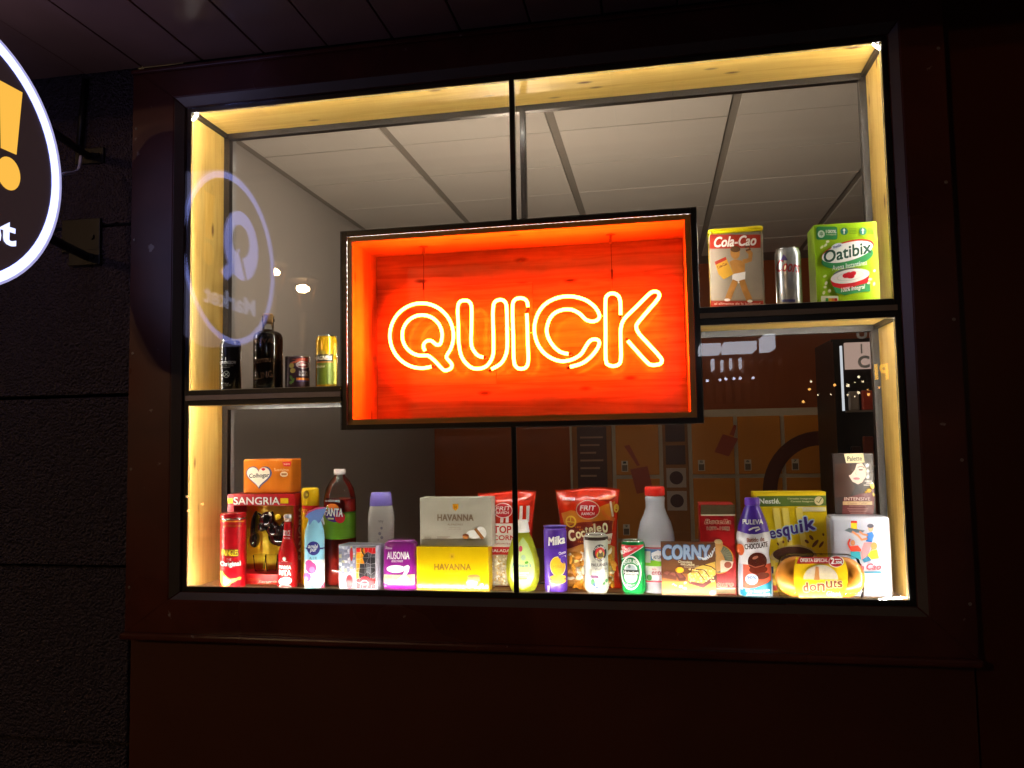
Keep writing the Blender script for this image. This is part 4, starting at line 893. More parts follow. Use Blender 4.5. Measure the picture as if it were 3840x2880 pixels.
# ---- biscuit roll
p = Prod('biscuit_roll', 'purple wrapped roll of biscuits with a bitten golden biscuit printed on it', 'biscuit roll', 'Cc', (862, 628, 1153, 1465), .108, round_=True)
r, h = p.r, p.h
lathe('body', [(r*.8, 0), (r*.97, .004), (r, .012), (r, h-.014), (r*.9, h-.006)], M('5a34a8', .22, coat=.5, var=.1, scale=30, bump=.25, bscale=60), p.root, 44)
lathe('twist', [(r*.9, h-.0062), (r*1.0, h-.003), (r*.97, h), (r*.5, h-.004), (.001, h-.006)], M('7a60c0', .2, coat=.6), p.root, 24, sy=.5)
p.cyl_surf(r); LB = M('c9bce8', .4)
p.line([(885, 880), (960, 905), (1080, 880), (1132, 820)], 8, M('3c1f80', .4), 'swirl'); p.text('Milka', (908, 748, 1120, 856), WHITE, .04, shear=.25, rot=8); p.text('Choco', (1044, 935, 1130, 972), WHITE, .02, rot=12); p.text('Pause', (1060, 985, 1134, 1018), WHITE, .02, rot=14)
p.poly(ell_pts(1035, 1118, 96, 122, 30, 8), M('f4dfa0', .4), 'biscuit_picture'); p.poly(ell_pts(1033, 1116, 88, 114, 30, 8), M('e6a818', .4, var=.15), 'biscuit_picture'); p.blobs([(1108, 1040, 44, 46, 0)], M('5a34a8', .22, coat=.5, var=.1, scale=30), 'biscuit_picture'); p.blobs([(1060, 1000, 22, 24, 0)], M('5a34a8', .22, coat=.5, var=.1, scale=30), 'biscuit_picture')
p.text('Milka', (968, 1098, 1080, 1140), M('b87a10', .4), .01, shear=.25, rot=8); p.ell(1036, 1262, 100, 34, M('e9b83c', .4), 'biscuit_picture'); p.rect((936, 1262, 1136, 1296), M('7a4a4c', .4), 'biscuit_picture'); p.ell(1036, 1302, 100, 32, M('eec050', .4), 'biscuit_picture'); p.ell(1036, 1252, 98, 30, M('eeb72c', .4), 'biscuit_picture')
p.rect((905, 1358, 932, 1440), LB, 'small_print')
# ---- drink cans
p = Prod('wheat_beer_can', 'white half litre beer can with a round black and red emblem', 'beer can', 'Cc', (1362, 728, 1662, 1475), .093, round_=True)
p.can(M('d9dacf', .28, .3, coat=.3)); p.rect((1366, 762, 1658, 802), M('3c2c24', .3, .5), 'band')
p.ell(1555, 952, 84, 104, M('23262c', .35), 'emblem'); p.ell(1557, 955, 58, 76, M('c8262c', .35), 'emblem'); p.ell(1562, 975, 46, 48, M('b8b03c', .35), 'emblem'); p.poly([(1530, 1000), (1540, 930), (1565, 905), (1590, 930), (1600, 1005)], M('5a4a2c', .35), 'emblem'); p.ell(1563, 935, 18, 22, M('e0b890', .4), 'emblem')
p.text('PAULANER', (1480, 870, 1625, 898), WHITE, .02, arc=(1555, 952, 66, 1)); p.text('MUNCHEN', (1490, 1020, 1620, 1048), WHITE, .02, arc=(1555, 952, 98, -1))
p.text('seit', (1460, 1046, 1496, 1060), GREY, 0); p.text('PAULANER', (1450, 1078, 1655, 1118), M('3a3c44', .4), .025); p.text('Weissbier', (1492, 1130, 1650, 1166), M('5a5c64', .4), .01); p.text('Naturtrub', (1470, 1180, 1640, 1196), M('8a8c90', .4), 0, shear=.3)
p.poly([(1420, 1262), (1445, 1225), (1530, 1225), (1552, 1268)], M('8a5a80', .4), 'village_picture'); p.rect((1416, 1150, 1430, 1230), M('9a9a90', .4), 'village_picture'); p.rect((1440, 1150, 1454, 1230), M('9a9a90', .4), 'village_picture'); p.blobs([(1470, 1310, 32, 42, 0), (1640, 1300, 16, 26, 0), (1610, 1330, 18, 20, 0)], M('4a8a54', .4), 'village_picture'); p.blobs([(1490, 1340, 18, 26, 0), (1520, 1375, 22, 12, 0)], M('2c4a80', .4), 'village_picture'); p.poly([(1548, 1430), (1560, 1350), (1600, 1350), (1590, 1430)], M('b080a0', .4), 'village_picture')
p = Prod('green_beer_can', 'short green beer can with white oval label and slanted red corner', 'beer can', 'D', (162, 812, 470, 1472), .093, round_=True)
p.can(M('17a04e', .25, .35, coat=.35)); p.poly([(166, 858), (440, 858), (440, 870), (166, 1030)], M('d8283c', .3), 'corner'); p.text('THE', (168, 880, 218, 915), WHITE, .03, rot=25); p.text('BEATLES', (150, 905, 300, 950), WHITE, .03, rot=28); p.text('CASSETTE', (240, 900, 360, 918), WHITE, .02, rot=28); p.line([(168, 1042), (300, 960), (440, 880)], 7, WHITE, 'stripe')
p.ell(285, 1195, 128, 210, WHITE, 'label'); p.ell(285, 1195, 112, 190, M('128a44', .3), 'label'); p.text('LAGER BEER', (190, 1030, 380, 1072), WHITE, .025, arc=(285, 1175, 106, 1)); p.rrect((205, 1085, 362, 1318), 70, WHITE, 'label'); p.rrect((216, 1096, 351, 1306), 62, M('b8c4cc', .3, .4), 'label'); p.ell(266, 1115, 18, 22, M('6a8a7a', .4), 'star')
p.rect((186, 1160, 384, 1222), M('1c2a24', .35), 'label'); p.text('Heineken', (192, 1172, 376, 1216), WHITE, .025); p.text('QUALITY', (226, 1330, 344, 1356), WHITE, .015, arc=(285, 1190, 172, -1))
# ---- milk bottle
p = Prod('milk_bottle', 'tall translucent milk bottle with a red screw cap', 'milk bottle', 'D', (366, 147, 830, 1465), .145, round_=True)
r, h = p.r, p.h
pr = [(.90, 0), (.97, .006), (1, .02), (1, .50), (.97, .56), (.83, .66), (.62, .74), (.52, .80), (.52, .85), (.54, .885), (.54, .895), (.47, .91)]
rf_ = lambda v: r * next((a0[0] + (a1[0]-a0[0]) * (v/h-a0[1]) / (a1[1]-a0[1]) for a0, a1 in zip(pr, pr[1:]) if a0[1] <= v/h <= a1[1]), .47)
lathe('body', [(a_*r, b_*h) for a_, b_ in pr], LIQ('dfe2ee', .4), p.root, 44)
lathe('cap', [(.50*r, .912*h), (.54*r, .918*h), (.54*r, .985*h), (.50*r, h), (.001, h)], M('e0200e', .4, bump=.2, bscale=120), p.root, 40)
p.cyl_surf(rf_); p.cut = (r*.14, .014)
lathe('wrap_label', [(r*1.004, .215*h), (r*1.004, .455*h)], M('e8e6ec', .35), p.root, 44, caps=False); p.layer = 6
p.rect((372, 872, 826, 888), M('c0203c', .4), 'label'); p.rect((372, 892, 826, 1030), M('5a8ac8', .4, var=.3, scale=30), 'label'); p.rect((372, 1030, 826, 1100), M('7cc024', .4), 'label'); p.poly([(540, 940), (620, 905), (700, 940), (826, 920), (826, 980), (540, 980)], M('e8eef6', .4), 'label')
p.ell(650, 990, 105, 52, M('f0f0f4', .4), 'badge'); p.text('ASTURIANA', (562, 970, 740, 1012), NAVY, .02); p.text('leche', (548, 1120, 600, 1150), M('c04070', .4), .01, shear=.2); p.text('entera', (545, 1155, 740, 1205), M('b8244c', .4), .015, shear=.2); p.rect((372, 1280, 826, 1296), M('c0203c', .4), 'label'); p.ell(515, 1240, 32, 36, M('4a9a50', .4), 'seal'); p.rect((468, 920, 530, 1060), M('c8ccc4', .4), 'small_print')
p.ring(620, 675, 92, 45, 7, M('dfe2ec', .3), 'embossed_logo')
# ---- cereal bars
p = Prod('cereal_bar_box', 'brown box of chocolate cereal bars with large pale blue capitals', 'cereal bar box', 'D', (665, 848, 1345, 1500), .060, depth=.030)
p.carton(M('6e4426', .35, coat=.2, var=.1), .001)
p.rect((672, 1230, 1340, 1330), M('9a6230', .35), 'print'); p.rect((672, 1330, 1340, 1492), M('d98c34', .35, var=.15, scale=20), 'print')
BL = M('a8c0e0', .3, .2)
p.text('CORNY', (672, 868, 1275, 1060), BL, .05, edge=M('3c5a8c', .4), ew=.03); p.line([(1110, 1020), (1200, 1040), (1290, 1020), (1330, 900)], 9, WHITE, 'wheat_picture'); p.blobs([(1180 + 20*i, 1040 - 4*i*i*.6 + 10, 22, 9, -30 - 8*i) for i in range(8)], M('d8e4f0', .4), 'wheat_picture')
p.text('Chocolate', (872, 1068, 1046, 1098), CREAM, .03, rot=-3); p.text('con Leche', (904, 1096, 1076, 1128), CREAM, .03, rot=-3); p.text('Chocolate au Lait', (945, 1122, 1130, 1140), M('d8c8b0', .4), .01, rot=-2); p.text('Cioccolato al latte', (945, 1142, 1130, 1158), M('d8c8b0', .4), .01, rot=-2)
p.poly([(676, 1225), (730, 1188), (860, 1225), (850, 1310), (680, 1282)], M('6a3a30', .35), 'chocolate_picture'); p.poly([(690, 1222), (732, 1196), (770, 1208), (735, 1245)], M('8a5248', .35), 'chocolate_picture'); p.poly([(770, 1235), (800, 1215), (850, 1228), (835, 1262)], M('8a5248', .35), 'chocolate_picture'); p.poly([(826, 1215), (890, 1200), (970, 1280), (962, 1318), (885, 1320)], M('5c3028', .35), 'chocolate_picture'); p.poly([(845, 1220), (885, 1210), (945, 1272), (895, 1285)], M('80483e', .35), 'chocolate_picture')
p.ell(890, 1185, 52, 36, M('f0a81c', .4), 'honey_picture')
p.poly([(990, 1240), (1100, 1150), (1335, 1080), (1340, 1240), (1180, 1350), (1000, 1320)], M('e2b54e', .4, var=.35, scale=90), 'bar_picture'); p.poly([(1000, 1320), (1180, 1352), (1338, 1245), (1338, 1300), (1185, 1408), (1005, 1350)], M('6a2e34', .35), 'bar_picture')
rr = random.Random(2); p.blobs([(rr.uniform(1010, 1320), rr.uniform(1170, 1330), rr.uniform(9, 18), rr.uniform(6, 12), rr.uniform(0, 180)) for _ in range(60)], M('f4dc98', .45), 'bar_picture')
for q_ in ([(1010, 1210), (1120, 1205), (1200, 1310)], [(1090, 1175), (1200, 1185), (1260, 1270)], [(1190, 1120), (1280, 1140), (1335, 1180)]): p.line(q_, 12, M('3c1814', .35), 'bar_picture')
p.blobs([(810, 1360, 18, 7, 10), (840, 1375, 18, 7, -20), (905, 1388, 24, 16, 10), (955, 1410, 28, 14, -10), (960, 1345, 20, 14, 30)], M('f0e4cc', .45), 'flake_picture'); p.ell(1298, 1470, 36, 30, WHITE, 'seal')
# ---- red brandy carton
p = Prod('red_brandy_carton', 'tall red and gold bottle carton with a round medallion picture', 'bottle carton', 'D', (1152, 370, 1585, 1480), .106, depth=.085)
p.carton(M('b3161a', .35, coat=.2), .0012); GB = M('7a6a4c', .3, .5)
p.rect((1154, 372, 1584, 492), GB, 'band'); p.rect((1154, 494, 1584, 512), CREAM, 'band'); p.rect((1154, 1425, 1584, 1482), GB, 'band'); p.rect((1154, 1408, 1584, 1424), CREAM, 'band')
p.text('Botella', (1200, 555, 1528, 612), M('b01a16', .4), .03, shear=.2, edge=CREAM, ew=.06); p.text('1899-1902', (1230, 645, 1514, 690), M('8c1812', .4), .03, edge=CREAM, ew=.05)
p.ell(1385, 1050, 178, 182, M('e8a020', .35), 'medallion'); p.ell(1385, 1050, 166, 170, M('6a6e58', .4), 'medallion')
for i in range(12):
    a_ = R(15 * i - 180 + 8); p.line([(1400, 1000), (1400 + 150*math.cos(a_), 1040 + 150*math.sin(a_))], 4, M('98987c', .4), 'medallion')
p.poly([(1310, 860), (1330, 810), (1380, 800), (1430, 840), (1425, 900), (1400, 950), (1440, 1020), (1460, 1080), (1430, 1180), (1350, 1210), (1330, 1100), (1345, 1000), (1320, 930)], M('e0a860', .4, var=.2), 'figure_picture'); p.poly([(1395, 1080), (1420, 1060), (1560, 1080), (1540, 1150), (1480, 1200), (1400, 1215)], M('e8dcc8', .4), 'figure_picture'); p.ell(1490, 1120, 45, 40, M('9a4a30', .4), 'figure_picture'); p.ell(1370, 830, 50, 30, M('e8c890', .4), 'figure_picture')
p.text('Centauro', (1200, 1325, 1560, 1390), M('c8564c', .4), .02, shear=.2, edge=CREAM, ew=.04)
# ---- chocolate shake bottle
p = Prod('chocolate_shake_bottle', 'white shaped chocolate shake bottle with purple shoulders and cap', 'shake bottle', 'E', (107, 552, 463, 1550), .102, round_=True)
r, h = p.r, p.h
pr = [(.93, 0), (.99, .01), (1, .10), (.96, .24), (.90, .36), (.84, .43), (.90, .50), (.98, .58), (.96, .62), (.80, .74), (.60, .84), (.44, .905), (.40, .92), (.40, .93)]
rf_ = lambda v: r * next((a0[0] + (a1[0]-a0[0]) * (v/h-a0[1]) / (a1[1]-a0[1]) for a0, a1 in zip(pr, pr[1:]) if a0[1] <= v/h <= a1[1]), .4)
zs = sorted(set([b_ for _, b_ in pr] + [.66, .70]))
lathe('body', [(rf_(z_*h*.9999), z_*h) for z_ in zs], [M('dcdcE2', .3, coat=.4), M('45229a', .3, coat=.4)], p.root, 44, fm=[1 if z_ >= .66 else 0 for z_ in zs])
lathe('cap', [(.40*r, .925*h), (.44*r, .93*h), (.43*r, .99*h), (.40*r, h), (.001, h)], M('5a2ea8', .3, coat=.3), p.root, 40)
p.cyl_surf(rf_); p.cut = (r*.12, .012)
p.text('PULEVA', (172, 758, 378, 806), WHITE, .04); p.poly([(140, 880), (250, 900), (330, 860), (400, 800), (415, 880), (300, 900)], M('45229a', .3, coat=.4), 'shoulder'); p.line([(235, 860), (280, 838), (330, 832), (345, 850), (300, 868)], 16, WHITE, 'swirl')
p.text('Batido de', (215, 930, 388, 974), M('8c4428', .4), .03, rot=4); p.text('CHOCOLATE', (192, 986, 424, 1042), M('3c2420', .4), .035, rot=6)
p.rect((150, 1200, 458, 1430), M('d0583c', .35, var=.25, scale=40), 'label'); p.poly(ell_pts(320, 1170, 95, 90, 26), M('4a1c14', .2, coat=.5), 'chocolate_picture'); p.ell(330, 1250, 92, 40, M('6a2a1c', .2, coat=.5), 'chocolate_picture'); p.ell(300, 1130, 30, 14, M('a0604c', .3), 'chocolate_picture', rot=20); p.ell(370, 1310, 70, 34, M('5c2418', .3), 'chocolate_picture'); p.line([(235, 1200), (300, 1225), (390, 1205)], 10, M('8c4632', .3), 'chocolate_picture')
p.ell(265, 1340, 64, 54, M('c4d4ec', .35), 'badge'); p.text('90%', (218, 1310, 312, 1340), NAVY, .03); p.text('Leche', (224, 1348, 306, 1368), NAVY, .02); p.poly([(150, 1440), (300, 1420), (462, 1370), (462, 1500), (440, 1545), (150, 1545)], M('0c7c9c', .35), 'band'); p.text('Sin lactosa', (205, 1440, 445, 1465), WHITE, .03); p.text('Almendra', (210, 1474, 448, 1510), WHITE, .03); p.rect((128, 1200, 178, 1450), M('c4c8d4', .4), 'small_print'); p.ell(150, 1060, 40, 60, M('d0602c', .4), 'swirl')
# ---- cereal box
p = Prod('yellow_cereal_box', 'yellow cereal box with a green top band behind the shake bottle', 'cereal box', 'E', (305, 495, 1032, 1530), .152, depth=.054, yaw=2)
p.carton(M('e6c90e', .35, coat=.15), .001)
p.rect((312, 505, 1005, 535), M('f2d420', .4), 'band'); p.poly([(320, 537), (1010, 530), (1012, 632), (322, 642)], M('57702c', .4), 'band'); p.text('Nestlé.', (340, 560, 552, 612), WHITE, .04); p.text('Cereales Integrales', (622, 552, 884, 574), CREAM, .02); p.text('Cereais Integrais', (655, 580, 884, 602), CREAM, .02); p.ell(938, 582, 46, 44, M('d9c898', .4), 'seal'); p.line([(915, 585), (935, 605), (965, 555)], 9, M('4a5a2c', .4), 'seal'); p.rrect((720, 645, 1008, 690), 10, M('ede2b4', .4), 'small_print')
for x0 in (470, 560, 700): p.poly([(x0, 655), (x0 + 70, 655), (x0 + 130, 1150), (x0 + 80, 1150)], M('f4e06a', .4), 'rays')
for ch, b_, rt in (('N', (352, 850, 425, 980), 8), ('e', (440, 880, 505, 962), 10), ('s', (512, 868, 568, 948), 10), ('q', (575, 840, 645, 980), 8), ('u', (655, 825, 725, 915), 8), ('i', (740, 775, 775, 900), 8), ('k', (790, 735, 900, 880), 8)):
    p.text(ch, b_, M('3c2080', .35), .04, rot=rt, edge=M('b4d0e8', .4), ew=.09); p.layer -= 1
p.layer += 4
p.poly([(440, 1150), (480, 1090), (600, 1035), (740, 1020), (860, 1060), (920, 1120), (900, 1200), (500, 1200)], M('c9b27a', .4), 'bowl_picture'); p.ell(680, 1120, 205, 80, M('4c2c22', .45, var=.5, scale=80), 'bowl_picture')
p.blobs([(860, 950, 16, 32, 40), (815, 990, 14, 26, 50), (900, 1010, 18, 50, -40), (960, 1020, 14, 40, -35), (580, 995, 12, 16, 0), (525, 1015, 10, 18, 30), (630, 985, 8, 16, 20), (980, 920, 10, 16, 20)], M('6a3c22', .45), 'cereal_picture'); p.rect((420, 1180, 500, 1330), M('e9d25a', .4), 'print'); p.rect((440, 1240, 480, 1310), M('2c3c8c', .4), 'print'); p.rect((455, 1430, 520, 1480), M('d8402c', .4), 'flash')
# ---- white collector's tin
p = Prod('white_cocoa_tin', 'white tin with three painted figures around a tray', 'cocoa tin', 'E', (1066, 742, 1672, 1556), .100, depth=.066, yaw=-1)
p.carton(M('cfd4e6', .22, .25, coat=.4, var=.04), .008)
p.rect((1260, 785, 1320, 868), M('f0c01c', .4), 'tin_picture'); p.rect((1260, 785, 1320, 806), RED, 'tin_picture'); p.poly([(1195, 880), (1240, 855), (1400, 880), (1380, 900), (1260, 905)], M('6a7880', .3, .4), 'tray_picture')
p.ell(1458, 855, 28, 38, M('d89a70', .45), 'figure_picture'); p.poly(ell_pts(1456, 835, 34, 22, 16), M('4a4a58', .45), 'figure_picture'); p.poly([(1420, 910), (1470, 895), (1492, 930), (1470, 1000), (1410, 990)], M('2c6cb8', .4), 'figure_picture'); p.line([(1425, 960), (1370, 975), (1330, 930), (1270, 890)], 22, M('d88a5c', .45), 'figure_picture'); p.line([(1430, 930), (1380, 920), (1345, 890)], 18, M('d88a5c', .45), 'figure_picture'); p.poly([(1390, 1000), (1470, 1000), (1440, 1110), (1365, 1180), (1370, 1060)], M('d88a90', .45), 'figure_picture')
p.ell(1278, 1005, 22, 28, M('b87a50', .45), 'figure_picture'); p.poly([(1235, 1040), (1330, 1030), (1365, 1075), (1345, 1100), (1260, 1090)], M('d83c24', .4), 'figure_picture'); p.line([(1245, 1050), (1232, 1010), (1250, 965)], 16, M('d83c24', .4), 'figure_picture'); p.poly([(1255, 1090), (1345, 1090), (1360, 1170), (1255, 1165)], M('2c9cb0', .4), 'figure_picture')
p.ell(1490, 1035, 32, 36, M('d08c4c', .45), 'figure_picture'); p.poly([(1460, 1085), (1520, 1070), (1540, 1160), (1470, 1170), (1425, 1130)], M('f2c818', .4), 'figure_picture'); p.poly([(1370, 1170), (1440, 1140), (1460, 1180), (1390, 1205)], M('1c6c94', .4), 'figure_picture')
p.text('Cao', (1412, 1210, 1562, 1275), M('c81c34', .4), .03, shear=.3); p.text('Cola', (1250, 1215, 1390, 1285), M('c81c34', .4), .03, shear=.3); p.rect((1270, 1290, 1562, 1308), M('14708c', .4), 'stripe')
for i in range(4): p.rect((1440, 1340 + 24*i, 1620 - 12*(i % 2), 1352 + 24*i), M('b4c4d4', .4), 'small_print')
# ---- hair colour on a plain carton behind
p = Prod('plain_carton', 'plain dark carton behind the white tin, carrying the hair colour box', 'carton', 'E', (1100, 735, 1520, 1500), .168, depth=.036)
p.carton(M('3a241c', .6), .001); PT = FLOOR + p.h
p = Prod('hair_colour_box', 'dark brown hair colour box with the portrait of a dark haired woman', 'hair colour box', 'E', (1088, 108, 1500, 735), .170, floor=PT + .0005, depth=.032, yaw=2)
p.carton(M('1e0f0b', .4, var=.2), .001)
p.poly([(1190, 112), (1385, 106), (1398, 200), (1212, 205)], M('e6d6a8', .4), 'flash'); p.text('Palette', (1222, 135, 1370, 182), BLACK, .03, rot=2); p.rect((1142, 255, 1222, 285), M('b0a8a4', .4), 'small_print')
p.poly([(1100, 210), (1250, 205), (1240, 330), (1300, 450), (1250, 540), (1100, 550)], M('3c2218', .3, coat=.3, var=.4, scale=50), 'hair_picture')
p.poly([(1300, 215), (1370, 205), (1412, 260), (1410, 340), (1370, 400), (1330, 418), (1275, 390), (1238, 330), (1270, 260)], M('f0d4c4', .45), 'portrait'); p.poly([(1270, 215), (1320, 208), (1300, 270), (1262, 320), (1236, 330), (1245, 270)], M('3c2218', .3), 'portrait'); p.ell(1358, 272, 24, 8, M('3a2c2c', .4), 'portrait'); p.line([(1325, 248), (1360, 236), (1395, 250)], 7, M('4a3428', .4), 'portrait'); p.ell(1272, 275, 12, 6, M('5a4438', .4), 'portrait'); p.line([(1312, 270), (1306, 315), (1322, 322)], 5, M('d8a890', .4), 'portrait'); p.ell(1315, 360, 34, 13, M('d08088', .4), 'portrait'); p.line([(1284, 360), (1346, 360)], 4, M('a85a60', .4), 'portrait')
p.poly([(1380, 205), (1470, 190), (1480, 400), (1440, 420), (1380, 470), (1330, 470), (1322, 425), (1380, 405), (1412, 340), (1415, 260)], M('241410', .3, coat=.3, var=.4, scale=50), 'hair_picture')
p.poly([(1180, 560), (1400, 500), (1490, 420), (1492, 640), (1480, 720), (1170, 720)], M('5c1418', .35), 'print'); p.blobs([(1470, 430, 22, 36, 20), (1440, 480, 26, 22, 0), (1485, 520, 10, 20, 10), (1410, 495, 14, 12, 0)], M('d8b030', .35), 'gold_picture')
p.text('INTENSIVE', (1192, 545, 1452, 580), M('e8cfc4', .4), .015); p.rect((1176, 588, 1472, 624), M('c9a878', .35), 'band'); p.text('Creme Color', (1225, 594, 1420, 618), M('6a4a30', .4), 0, shear=.3); p.text('PERMANENTE', (1240, 630, 1410, 642), M('c08a84', .4), .01)
for i in range(4): p.rect((1220 + 10*i, 656 + 16*i, 1430 - 8*i, 662 + 16*i), M('a4706c', .4), 'small_print')
for lx, ly in ((1395, 380), (1410, 400), (1385, 420)): p.rect((lx, ly, lx + 70, ly + 10), M('d8d0c8', .4), 'small_print')
# ---- doughnuts
p = Prod('doughnut_pack', 'clear tray of glazed doughnuts in a yellow sleeve priced 2.50', 'doughnut pack', 'E', (530, 1130, 1412, 1556), .042, depth=.052)
w, h, dp = p.w, p.h, p.depth
for s_ in (-1, 1):
    bm = bmesh.new(); bmesh.ops.create_uvsphere(bm, u_segments=36, v_segments=20, radius=1, matrix=Matrix.Rotation(R(90), 4, 'X'))
    for v in bm.verts:
        q_ = math.hypot(v.co.x, v.co.z); dent = .45 * math.exp(-(q_ / .22) ** 2)
        v.co = Vector((s_ * w*.262 + v.co.x * h*.47, v.co.y * .0215 * (1 - dent), h*.485 + v.co.z * h*.455))
    for f in bm.faces: f.smooth = True
    bm_obj('doughnut', bm, M('d98a2c', .3, coat=.35, var=.35, scale=30, bump=.2, bscale=60), p.root)
tr_ = GLASS((.98, .98, .98), 1.18, .05, name='clear_tray')
lathe('tray', [(.86, 0.001), (.95, .004), (1.0, h*.25), (.98, h*.6), (.90, h*.9), (.70, h*.985)], tr_, p.root, 48, sx=w/2, sy=dp/2 + .002, sq=5, caps=True)
box('tray_foot', -w/2*.9, w/2*.9, -dp/2*.9, dp/2*.9, 0, .0008, tr_, p.root)
prism('sleeve', [p.uv(*q_) for q_ in [(705, 1150), (1170, 1148), (1205, 1200), (1225, 1300), (1225, 1400), (1190, 1500), (1160, 1556), (745, 1556), (705, 1480), (685, 1380), (685, 1280), (695, 1200)]], -dp/2 - .0042, -dp/2 - .0036, M('f0c40e', .35), p.root)
p.front = dp/2 + .0042
p.poly([(740, 1150), (1165, 1148), (1180, 1212), (712, 1216)], M('b8202a', .35), 'flash'); p.text('OFERTA ESPECIAL', (750, 1160, 1030, 1198), WHITE, .03); p.ell(1112, 1192, 76, 58, WHITE, 'flash'); p.ell(1112, 1192, 70, 53, M('c01c28', .35), 'flash'); p.text('2', (1056, 1155, 1096, 1218), WHITE, .05); p.text(',50€', (1098, 1184, 1174, 1220), WHITE, .04); p.rect((1098, 1166, 1158, 1174), WHITE, 'flash')
p.poly(ell_pts(955, 1370, 175, 145, 30, 0, 180, 360), M('c9bca4', .4, var=.3, scale=60), 'doughnut_picture'); p.poly([(905, 1240), (935, 1245), (945, 1380), (890, 1380)], M('b87a3c', .4), 'doughnut_picture')
for i, (ch, b_, rt) in enumerate((('d', (775, 1400, 835, 1500), 8), ('o', (842, 1420, 915, 1490), 0), ('n', (918, 1408, 1000, 1490), 0), ('u', (1005, 1385, 1075, 1460), 4), ('t', (1080, 1375, 1120, 1455), -4), ('s', (1120, 1385, 1176, 1455), 6))): p.text(ch, b_, M('7a3414', .4), .06, rot=rt, edge=M('f4e4b0', .4), ew=.06); p.layer -= 1
p.layer += 3; p.text('Glacé', (1012, 1488, 1155, 1535), M('d8d8d8', .4), .01)
# ================================================================== right shelf
p = Prod('cocoa_tin', 'tall cocoa tin with yellow lid, red band and a child picture', 'cocoa tin', 'F', (258, 180, 785, 948), .060, floor=SHELF_R, depth=.085, yaw=-3)
w, h, dp = p.w, p.h, p.depth
p.carton(M('a89a86', .25, .3, coat=.3), .010, h=h*.945); box('lid', -w/2 - .002, w/2 + .002, -dp/2 - .002, dp/2 + .002, h*.935, h, M('e8cf0c', .3, coat=.3), p.root, .008); box('side_panel', -w/2 - .0006, -w/2 + .002, -dp/2 + .012, dp/2 - .012, .01, h*.9, M('f0b818', .35), p.root)
p.front += .0004
p.rect((262, 258, 752, 392), M('a8301a', .35), 'band'); p.text('Cola-Cao', (300, 268, 712, 372), M('f0e6dc', .4), .035, shear=.35, rot=3); p.rect((270, 895, 775, 952), M('a8301a', .35), 'band'); p.text('el alimento de la juventud', (305, 912, 748, 942), M('e8c8b4', .4), .03)
p.poly([(262, 395), (752, 385), (775, 880), (270, 892)], M('9a8b7a', .35, var=.25, scale=15), 'picture')
FL = M('b87e3c', .45, var=.35, scale=60)
p.ell(505, 432, 46, 62, FL, 'child_picture', rot=6); p.poly(ell_pts(508, 398, 48, 30, 18), M('5a3a1c', .45), 'child_picture'); p.poly([(450, 520), (500, 495), (570, 510), (600, 545), (598, 620), (490, 640), (470, 580)], FL, 'child_picture'); p.line([(580, 520), (650, 500), (655, 440), (620, 400)], 44, FL, 'child_picture'); p.line([(600, 380), (640, 370), (650, 400), (610, 410)], 18, M('6a3414', .4), 'child_picture'); p.poly([(478, 640), (605, 615), (602, 690), (540, 728), (478, 700)], M('e6dcd4', .4), 'child_picture')
p.line([(510, 700), (470, 790), (435, 880)], 58, FL, 'child_picture'); p.line([(570, 695), (600, 790), (645, 890)], 58, FL, 'child_picture'); p.poly([(308, 520), (415, 472), (490, 640), (395, 690), (345, 640)], M('c89430', .4), 'tin_picture'); p.poly([(308, 520), (415, 472), (424, 500), (318, 552)], M('a83020', .4), 'tin_picture'); p.text('Cola-Cao', (330, 540, 430, 570), M('5a2414', .4), .02, rot=24); p.blobs([(430, 888, 30, 14, 0), (648, 900, 26, 14, 0)], M('e8e0d8', .4), 'child_picture')
p = Prod('silver_beer_can', 'silver half litre beer can with red script and blue mountains', 'beer can', 'F', (892, 396, 1148, 925), .085, floor=SHELF_R, round_=True)
p.h = max(p.h, .165); p.can(M('dcdee0', .22, .5, coat=.3, var=.04))
p.text('Coors', (905, 520, 1135, 640), M('a8202c', .35), .02, shear=.3, rot=-3); p.poly([(945, 528), (975, 470), (990, 490), (1015, 528)], M('4a3c8c', .35), 'mountain'); p.text('LIGHT', (950, 655, 1110, 700), M('8a8c90', .35), .01); p.poly([(915, 760), (960, 690), (990, 730), (1040, 680), (1100, 760), (1100, 800), (915, 800)], M('9a9ca2', .3, .6), 'mountain'); p.rect((960, 900, 1085, 925), M('3c3c7c', .35), 'band')
p = Prod('oat_cereal_box', 'bright green oat cereal box with a red bowl of porridge', 'cereal box', 'F', (1280, 145, 1890, 905), .056, floor=SHELF_R, depth=.085, yaw=1)
p.carton(M('9cc812', .35, coat=.2, var=.05), .001); DG = M('2e8a4c', .4)
p.rrect((1288, 180, 1492, 305), 22, DG, 'badge'); p.text('100%', (1380, 210, 1482, 244), WHITE, .03); p.text('integral', (1385, 250, 1480, 266), CREAM, .01); p.ell(1336, 252, 34, 36, M('dff0dc', .4), 'badge'); p.line([(1336, 228), (1336, 275)], 5, DG, 'badge'); p.blobs([(1326, 242, 9, 4, 40), (1346, 242, 9, 4, -40), (1326, 256, 9, 4, 40), (1346, 256, 9, 4, -40)], DG, 'badge')
for cx in (1556, 1736): p.ell(cx, 226, 36, 36, M('2c7a6c', .4), 'badge'); p.poly([(cx, 195), (cx + 14, 220), (cx + 5, 220), (cx + 5, 252), (cx - 5, 252), (cx - 5, 220), (cx - 14, 220)], WHITE, 'badge'); [p.rect((cx + 48, 200 + 14*i, cx + 120, 206 + 14*i), M('6a9a1c', .4), 'small_print') for i in range(4)]
